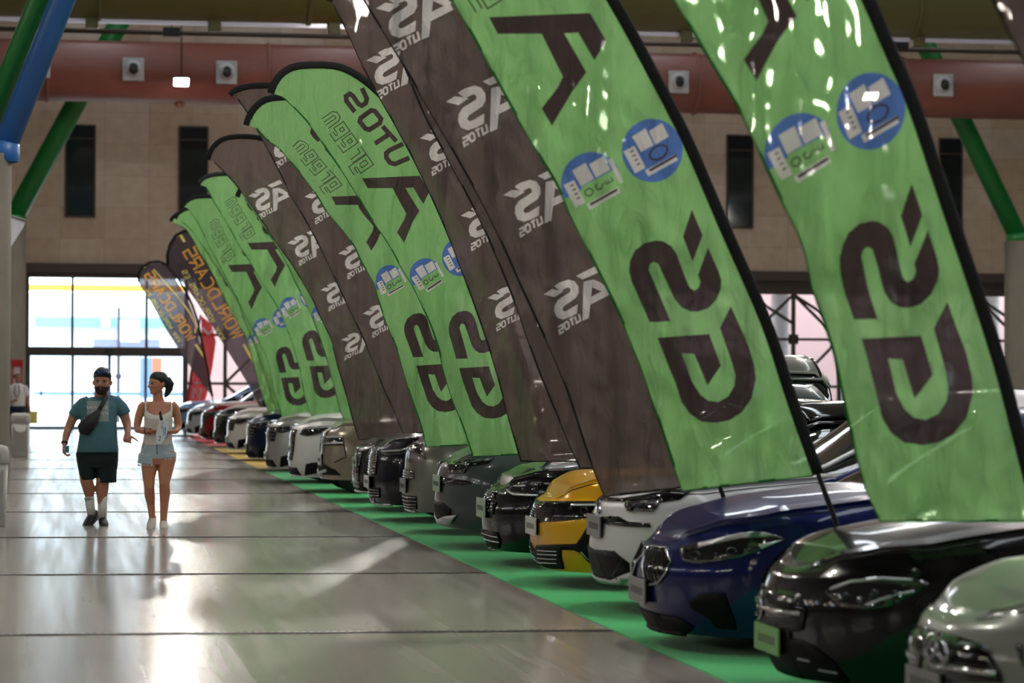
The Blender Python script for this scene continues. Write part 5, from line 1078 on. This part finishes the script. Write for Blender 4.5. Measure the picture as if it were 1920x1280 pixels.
# blue car
c = Car(17.95, 3.52, paint('deep_blue_car_paint', (10, 26, 84), .3, .28), 'dark blue car with a twin upright grille and a slanted headlight', [(0, .67), (.1, .75), (.3, .84), (.7, .93), (1.3, 1.0)], sed(.67), a=1.0, z0=.11)
O = (1180, 940, 4.267)
g = c.patch('grille', GLOSSB, [[(140, 362), (225, 352), (300, 368), (345, 480), (300, 570), (240, 655), (165, 668), (148, 600), (132, 450)]], O)
c.bar('grille_surround', CHROME, [[(140, 362), (225, 352), (300, 368), (345, 480), (300, 570), (240, 655), (165, 668), (140, 600), (130, 450), (140, 362)]], .008, O, parent=g)
c.bar('grille_bar', MATTB, [[(a, 368), (a - 2 + (a - 150) * .1, 640 - max(0, a - 230) * 1.6)] for a in range(160, 310, 24)], .006, O, parent=g)
h = c.patch('headlight', LAMPG, [[(412, 372), (560, 325), (700, 290), (900, 242), (1100, 240), (1255, 300), (1080, 370), (880, 450), (700, 480), (520, 495), (440, 470)]], O)
c.patch('lamp_reflector', SATIN, [[(560, 335), (700, 296), (900, 248), (1080, 244), (1180, 272), (900, 292), (700, 335), (560, 365)]], O, off=.012, parent=h); c.patch('lamp_strip', DRL, [[(1040, 345), (1240, 302), (1060, 378)]], O, off=.012, parent=h)
c.patch('lamp_lens', LENS, [stroke(circ(540, 430, 40, 30, n=12), 7, True), stroke(circ(820, 395, 38, 28, n=12), 7, True), circ(560, 375, 12, n=8), circ(700, 420, 12, n=8), circ(960, 380, 14, n=8)], O, off=.014, parent=h)
c.patch('side_vent', MATTB, [[(480, 800), (560, 740), (760, 730), (860, 1020), (700, 1010), (640, 930), (500, 850)]], O); c.patch('lower_intake', MATTB, [[(60, 850), (170, 880), (400, 930), (520, 1010), (460, 1100), (200, 1050), (60, 990)]], O)
c.bar('bumper_lip', MATTB, [[(60, 985), (200, 1045), (400, 1110), (470, 1120)]], .014, O); c.plate(.345, PLK, h=.15, dx=.02)
# white car
c = Car(20.75, 3.74, paint('white_car_paint', (205, 205, 208), .05, .3), 'white car with a black band above its small square headlight', [(0, .82), (.1, .88), (.4, .93), (.9, .99), (1.5, 1.04)], suv(.82), a=.85, n=2.8, z0=.21, cowl=1.45, roof=1.55)
O = (980, 900, 5.817)
c.patch('black_band', GLOSSB, [z([(1137, 931), (1165, 935), (1210, 928), (1262, 918), (1298, 917), (1275, 936), (1240, 941), (1137, 938)], 0, 0, 1)], (0, 0, 1))
h = c.patch('headlight', LAMPG, [[(1175, 940), (1241, 937), (1232, 952), (1224, 959), (1177, 957)]], (0, 0, 1), off=.01); c.patch('lamp_lens', LENS, [circ(1188, 948, 4, n=8), circ(1200, 948, 4, n=8), circ(1212, 948, 4, n=8)], (0, 0, 1), off=.02, step=.03, parent=h)
g = c.patch('grille', GLOSSB, [[(870, 390), (1060, 395), (1160, 452), (1396, 468), (1396, 515), (1160, 508), (960, 485), (870, 450)]], O)
c.bar('grille_bar', MATTB, [[(880, 420), (1080, 430)], [(880, 440), (1120, 455)]], .004, O, parent=g)
c.bar('badge', CHROME, [[(862, 210), (862, 340)]], .02, O, both=False)
c.patch('lower_intake', MATTB, [[(750, 750), (1000, 772), (1165, 905), (1170, 1000), (985, 1080), (860, 1055), (750, 1000)]], O); c.bar('intake_rib', GLOSSB, [[(1000, 1060 - k * 10), (1060 + k * 20, 860 + k * 18)] for k in range(5)], .004, O)
c.patch('bumper_lip', SATIN, [[(725, 1020), (860, 1065), (985, 1092), (1230, 1005), (1230, 1060), (1100, 1140), (900, 1120), (725, 1065)]], O, off=.02)
c.plate(.60, PLK, h=.15, w=.52, dx=.03)
# yellow car
c = Car(23.4, 3.73, paint('yellow_car_paint', (214, 160, 20), .15, .3), 'mustard yellow car with a black visor-like front', [(0, .72), (.1, .82), (.3, .90), (.7, .95), (1.3, 1.02)], sed(.72), a=.9, n=2.9, z0=.14, roofcol=GLOSSB)
g = c.patch('visor_panel', GLOSSB, [[(150, 228), (450, 232), (852, 228), (850, 370), (720, 408), (480, 438), (300, 452), (150, 452)]], O)
c.bar('lamp_strip', DRL, [[(540, 268), (840, 268)]], .010, O, parent=g); c.patch('lamp_lens', LENS, [circ(530, 300, 18, n=8), stroke(circ(680, 330, 34, 40, n=12), 8, True)], O, off=.012, parent=g)
c.bar('grille_bar', MATTB, [[(160, a), (350, a + 6)] for a in (320, 345, 370, 395)], .005, O, parent=g)
c.patch('bumper_panel', MATTB, [[(160, 705), (590, 695), (640, 620), (700, 510), (740, 500), (735, 900), (640, 800), (570, 762), (425, 755), (460, 965), (330, 960), (170, 905)]], O)
c.bar('lower_slat', SATIN, [[(175, a), (380, a + 12)] for a in (765, 805, 850, 895)], .004, O); c.bar('vent_trim', SATIN, [[(640, 780), (720, 870)]], .005, O)
c.plate(.47, PLW, h=.14, dx=.03)
# black car with the studded grille
c = Car(26.0, 3.70, paint('jet_black_car_paint', (7, 8, 12), .0, .2), 'black car with a sparkling studded grille beside the yellow car', [(0, .70), (.08, .80), (.3, .88), (.7, .93), (1.3, 1.0)], sed(.70), a=.9, z0=.14)
O = (780, 830, 5.817)
g = c.patch('grille', GLOSSB, [[(738, 520), (850, 540), (885, 640), (850, 780), (738, 750)]], O); c.bar('grille_stud', CHROME, [[(750 + i * 34 + (j % 2) * 12, 548 + j * 36), (762 + i * 34 + (j % 2) * 12, 556 + j * 36)] for i in range(3) for j in range(6)], .008, O, parent=g); c.bar('grille_surround', CHROME, [[(735, 505), (850, 530)]], .007, O, parent=g)
h = c.patch('headlight', LAMPG, [[(1000, 500), (1060, 462), (1200, 442), (1330, 448), (1330, 570), (1080, 562), (1020, 530)]], O); c.bar('lamp_strip', DRL, [[(1000, 508), (1065, 560), (1200, 568), (1330, 572)], [(1080, 470), (1200, 465)]], .009, O, parent=h); c.patch('lamp_lens', LENS, [circ(1180, 505, 20, n=10), circ(1290, 510, 24, n=10)], O, off=.012, parent=h)
c.patch('lower_intake', MATTB, [[(735, 945), (900, 985), (935, 1070), (920, 1150), (730, 1090)]], O); c.bar('lower_slat', SATIN, [[(745, 985), (900, 1030)], [(745, 1040), (915, 1085)]], .006, O); c.bar('bumper_lip', CHROME, [[(760, 1120), (800, 1155), (860, 1180)]], .008, O)
c.plate(.50, PLP, h=.17, dx=.04)
# grey car with a silver chin
c = Car(28.7, 3.62, paint('slate_grey_car_paint', (66, 76, 76), .2, .35), 'slate grey car with a silver chin below its bumper', [(0, .86), (.1, .93), (.35, 1.0), (.8, 1.03), (1.4, 1.07)], suv(.86), a=.85, n=2.8, z0=.21, roof=1.6)
c.patch('black_band', GLOSSB, [[(350, 205), (600, 185), (860, 165), (780, 230), (600, 245), (360, 228)]], O); h = c.patch('headlight', LAMPG, [[(365, 225), (560, 205), (570, 270), (520, 330), (370, 325)]], O, off=.012); c.patch('lamp_lens', LENS, [circ(430, 275, 18, n=8), circ(490, 265, 18, n=8)], O, off=.02, parent=h)
g = c.patch('grille', GLOSSB, [[(222, 365), (350, 380), (590, 412), (600, 450), (360, 450), (222, 425)]], O); c.bar('grille_bar', CHROME, [[(228, 400), (330, 408)], [(228, 425), (345, 432)]], .006, O, parent=g); c.bar('badge', CHROME, [[(225, 210), (222, 240)]], .02, O, both=False)
c.patch('lower_intake', MATTB, [[(150, 635), (300, 652), (385, 730), (380, 790), (260, 850), (190, 830), (150, 780)]], O); c.patch('bumper_lip', SATIN, [[(125, 825), (250, 858), (370, 792), (465, 787), (400, 888), (300, 890), (130, 868)]], O, off=.02); c.plate(.62, PLP, h=.16, dx=.03)
# grey tall car
c = Car(31.5, 3.63, paint('mid_grey_car_paint', (118, 118, 112), .4), 'tall grey off-road car whose roof shows between the two nearest green flags', [(0, .96), (.1, 1.05), (.35, 1.10), (.8, 1.13), (1.4, 1.16)], suv(.96), a=.8, n=3.0, z0=.24, roof=1.9, L=4.85, zt=1.15)
O = (560, 760, 5.817)
c.patch('headlight', LAMPG, [[(1262, 402), (1390, 420), (1390, 590), (1340, 560)]], O); g = c.patch('grille', GLOSSB, [[(1120, 690), (1260, 710), (1262, 800), (1130, 790)]], O); c.bar('grille_bar', CHROME, [[(1125, a), (1262, a + 12)] for a in (715, 745, 775)], .007, O, parent=g)
c.patch('lower_intake', MATTB, [[(1125, 965), (1290, 990), (1300, 1130), (1125, 1120)]], O); c.bar('lower_slat', CHROME, [[(1130, a), (1290, a + 14)] for a in (990, 1030, 1070, 1100)], .005, O); c.bar('bumper_lip', SATIN, [[(1100, 1130), (1180, 1165), (1290, 1175)]], .012, O); c.plate(.5, PLK, h=.15, dx=.03); c.bar('badge', CHROME, [[(1225, 480), (1220, 620)]], .012, O, both=False)
# dark navy car with a chrome grille
c = Car(34.2, 3.53, paint('navy_black_car_paint', (12, 17, 30), .0, .25), 'blackish navy car with a tall glittering chrome grille', [(0, .88), (.1, .96), (.4, 1.02), (.9, 1.05), (1.4, 1.08)], suv(.88), a=.85, z0=.2, roof=1.6)
g = c.patch('grille', GLOSSB, [[(738, 470), (880, 462), (858, 600), (840, 760), (738, 745)]], O); c.bar('grille_bar', CHROME, [[(742, a), (872 - (a - 480) * .12, a + 6)] for a in range(485, 750, 30)], .009, O, parent=g); c.bar('grille_surround', CHROME, [[(738, 470), (885, 458), (862, 600)]], .01, O, parent=g)
c.patch('lower_intake', MATTB, [[(765, 890), (890, 900), (890, 1005), (770, 990)]], O); c.bar('lower_slat', CHROME, [[(775, a), (885, a + 6)] for a in (915, 945, 975)], .006, O); c.bar('bumper_lip', SATIN, [[(712, 1000), (800, 1050), (860, 1075), (1030, 1105)]], .014, O); h = c.patch('headlight', LAMPG, [[(900, 480), (1100, 475), (1200, 460), (1180, 520), (1000, 540), (905, 520)]], O); c.bar('lamp_strip', DRL, [[(910, 500), (1100, 490), (1190, 470)]], .01, O, parent=h); c.plate(.45, PLW, h=.14, dx=.04)
# further cars, simpler the farther they are
def simple(Y, xf, col, nm, label, zf, kind='suv', grille='wide', roof=1.6, **k):
    pr = (suv if kind == 'suv' else sed)(zf); c = Car(Y, xf, paint(nm, *col), label, [(0, zf), (.12, zf + .08), (.4, zf + .14), (.9, zf + .17), (1.4, zf + .2)], pr, a=.85, n=2.8, z0=.24, roof=roof, zt=zf + .2); c.generic(zf, grille, **k); return c
simple(36.9, 3.62, ((20, 22, 24), .3), 'soot_black_paint', 'black car with a pale green plate, its nose just showing past the navy car', .82, plate=PLP, grille='tall', pz=.6)
c = Car(39.8, 3.45, paint('beige_metallic_paint', (140, 132, 116), .4), 'beige metallic car with a chrome-edged boxy headlight, left of the dark rounded flag', [(0, .98), (.1, 1.06), (.4, 1.1), (.9, 1.13), (1.4, 1.16)], suv(.98), a=.8, n=3.0, z0=.3, roof=1.7, zt=1.15)
g = c.patch('grille', GLOSSB, [[(175, 240), (290, 250), (230, 470), (180, 600), (165, 500)]], O); c.bar('grille_bar', CHROME, [[(180, a), (275 - (a - 260) * .15, a)] for a in range(260, 480, 28)], .009, O, parent=g); h = c.patch('headlight', LAMPG, [[(300, 335), (490, 330), (496, 415), (290, 425)]], O); c.bar('lamp_strip', DRL, [[(310, 345), (485, 340)], [(300, 415), (490, 408)]], .012, O, parent=h)
c.bar('door_line', MATTB, [[(300, 430), (500, 425), (520, 560), (400, 620)]], .006, O); c.patch('lower_intake', MATTB, [[(180, 590), (260, 590), (400, 700), (460, 760), (200, 740)]], O); c.bar('bumper_lip', SATIN, [[(165, 735), (230, 755), (310, 710)]], .022, O); c.plate(.55, PLW, h=.15, dx=.02)
simple(43.0, 3.28, ((205, 206, 204), .1), 'pearl_white_paint', 'white car with a broad dark mesh grille under the green flags', .98, grille='tall', roof=1.7, plate=PLW, pz=.62)
simple(47.0, 3.22, ((170, 174, 168), .4), 'pale_silver_paint', 'pale silver boxy car at the edge of the yellow carpet', .95, grille='wide', roof=1.7, plate=PLW)
simple(53.0, 3.28, ((14, 26, 62), .4), 'midnight_blue_paint', 'midnight blue car on the yellow carpet under the dark teardrop flag', .92, roof=1.5, lip=CHROME)
simple(59.5, 3.30, ((214, 210, 204), .05), 'cream_white_paint', 'cream white car on the yellow carpet left of the midnight blue one', .9)
simple(64.8, 3.32, ((26, 28, 34), .3), 'anthracite_paint', 'anthracite car with a chrome front between the cream and the red car', .9, lip=CHROME)
simple(70.5, 3.30, ((132, 22, 26), .3), 'dark_red_paint', 'dark red car near the far end of the row', .9, lip=CHROME)
simple(76.0, 3.20, ((196, 202, 210), .2), 'silver_white_paint', 'silver-white car on the red carpet, second from the far end', .86, roof=1.55)
simple(82.0, 3.10, ((120, 160, 205), .25), 'light_blue_paint', 'light blue car at the far end of the row by the doors', .86, roof=1.5)
# a car of the row behind, seen at the right edge
c = simple(20.0, 9.3, ((200, 200, 196), .1), 'second_row_white_paint', 'white car of the second row, its roof showing at the right edge', 1.0, roof=1.72)
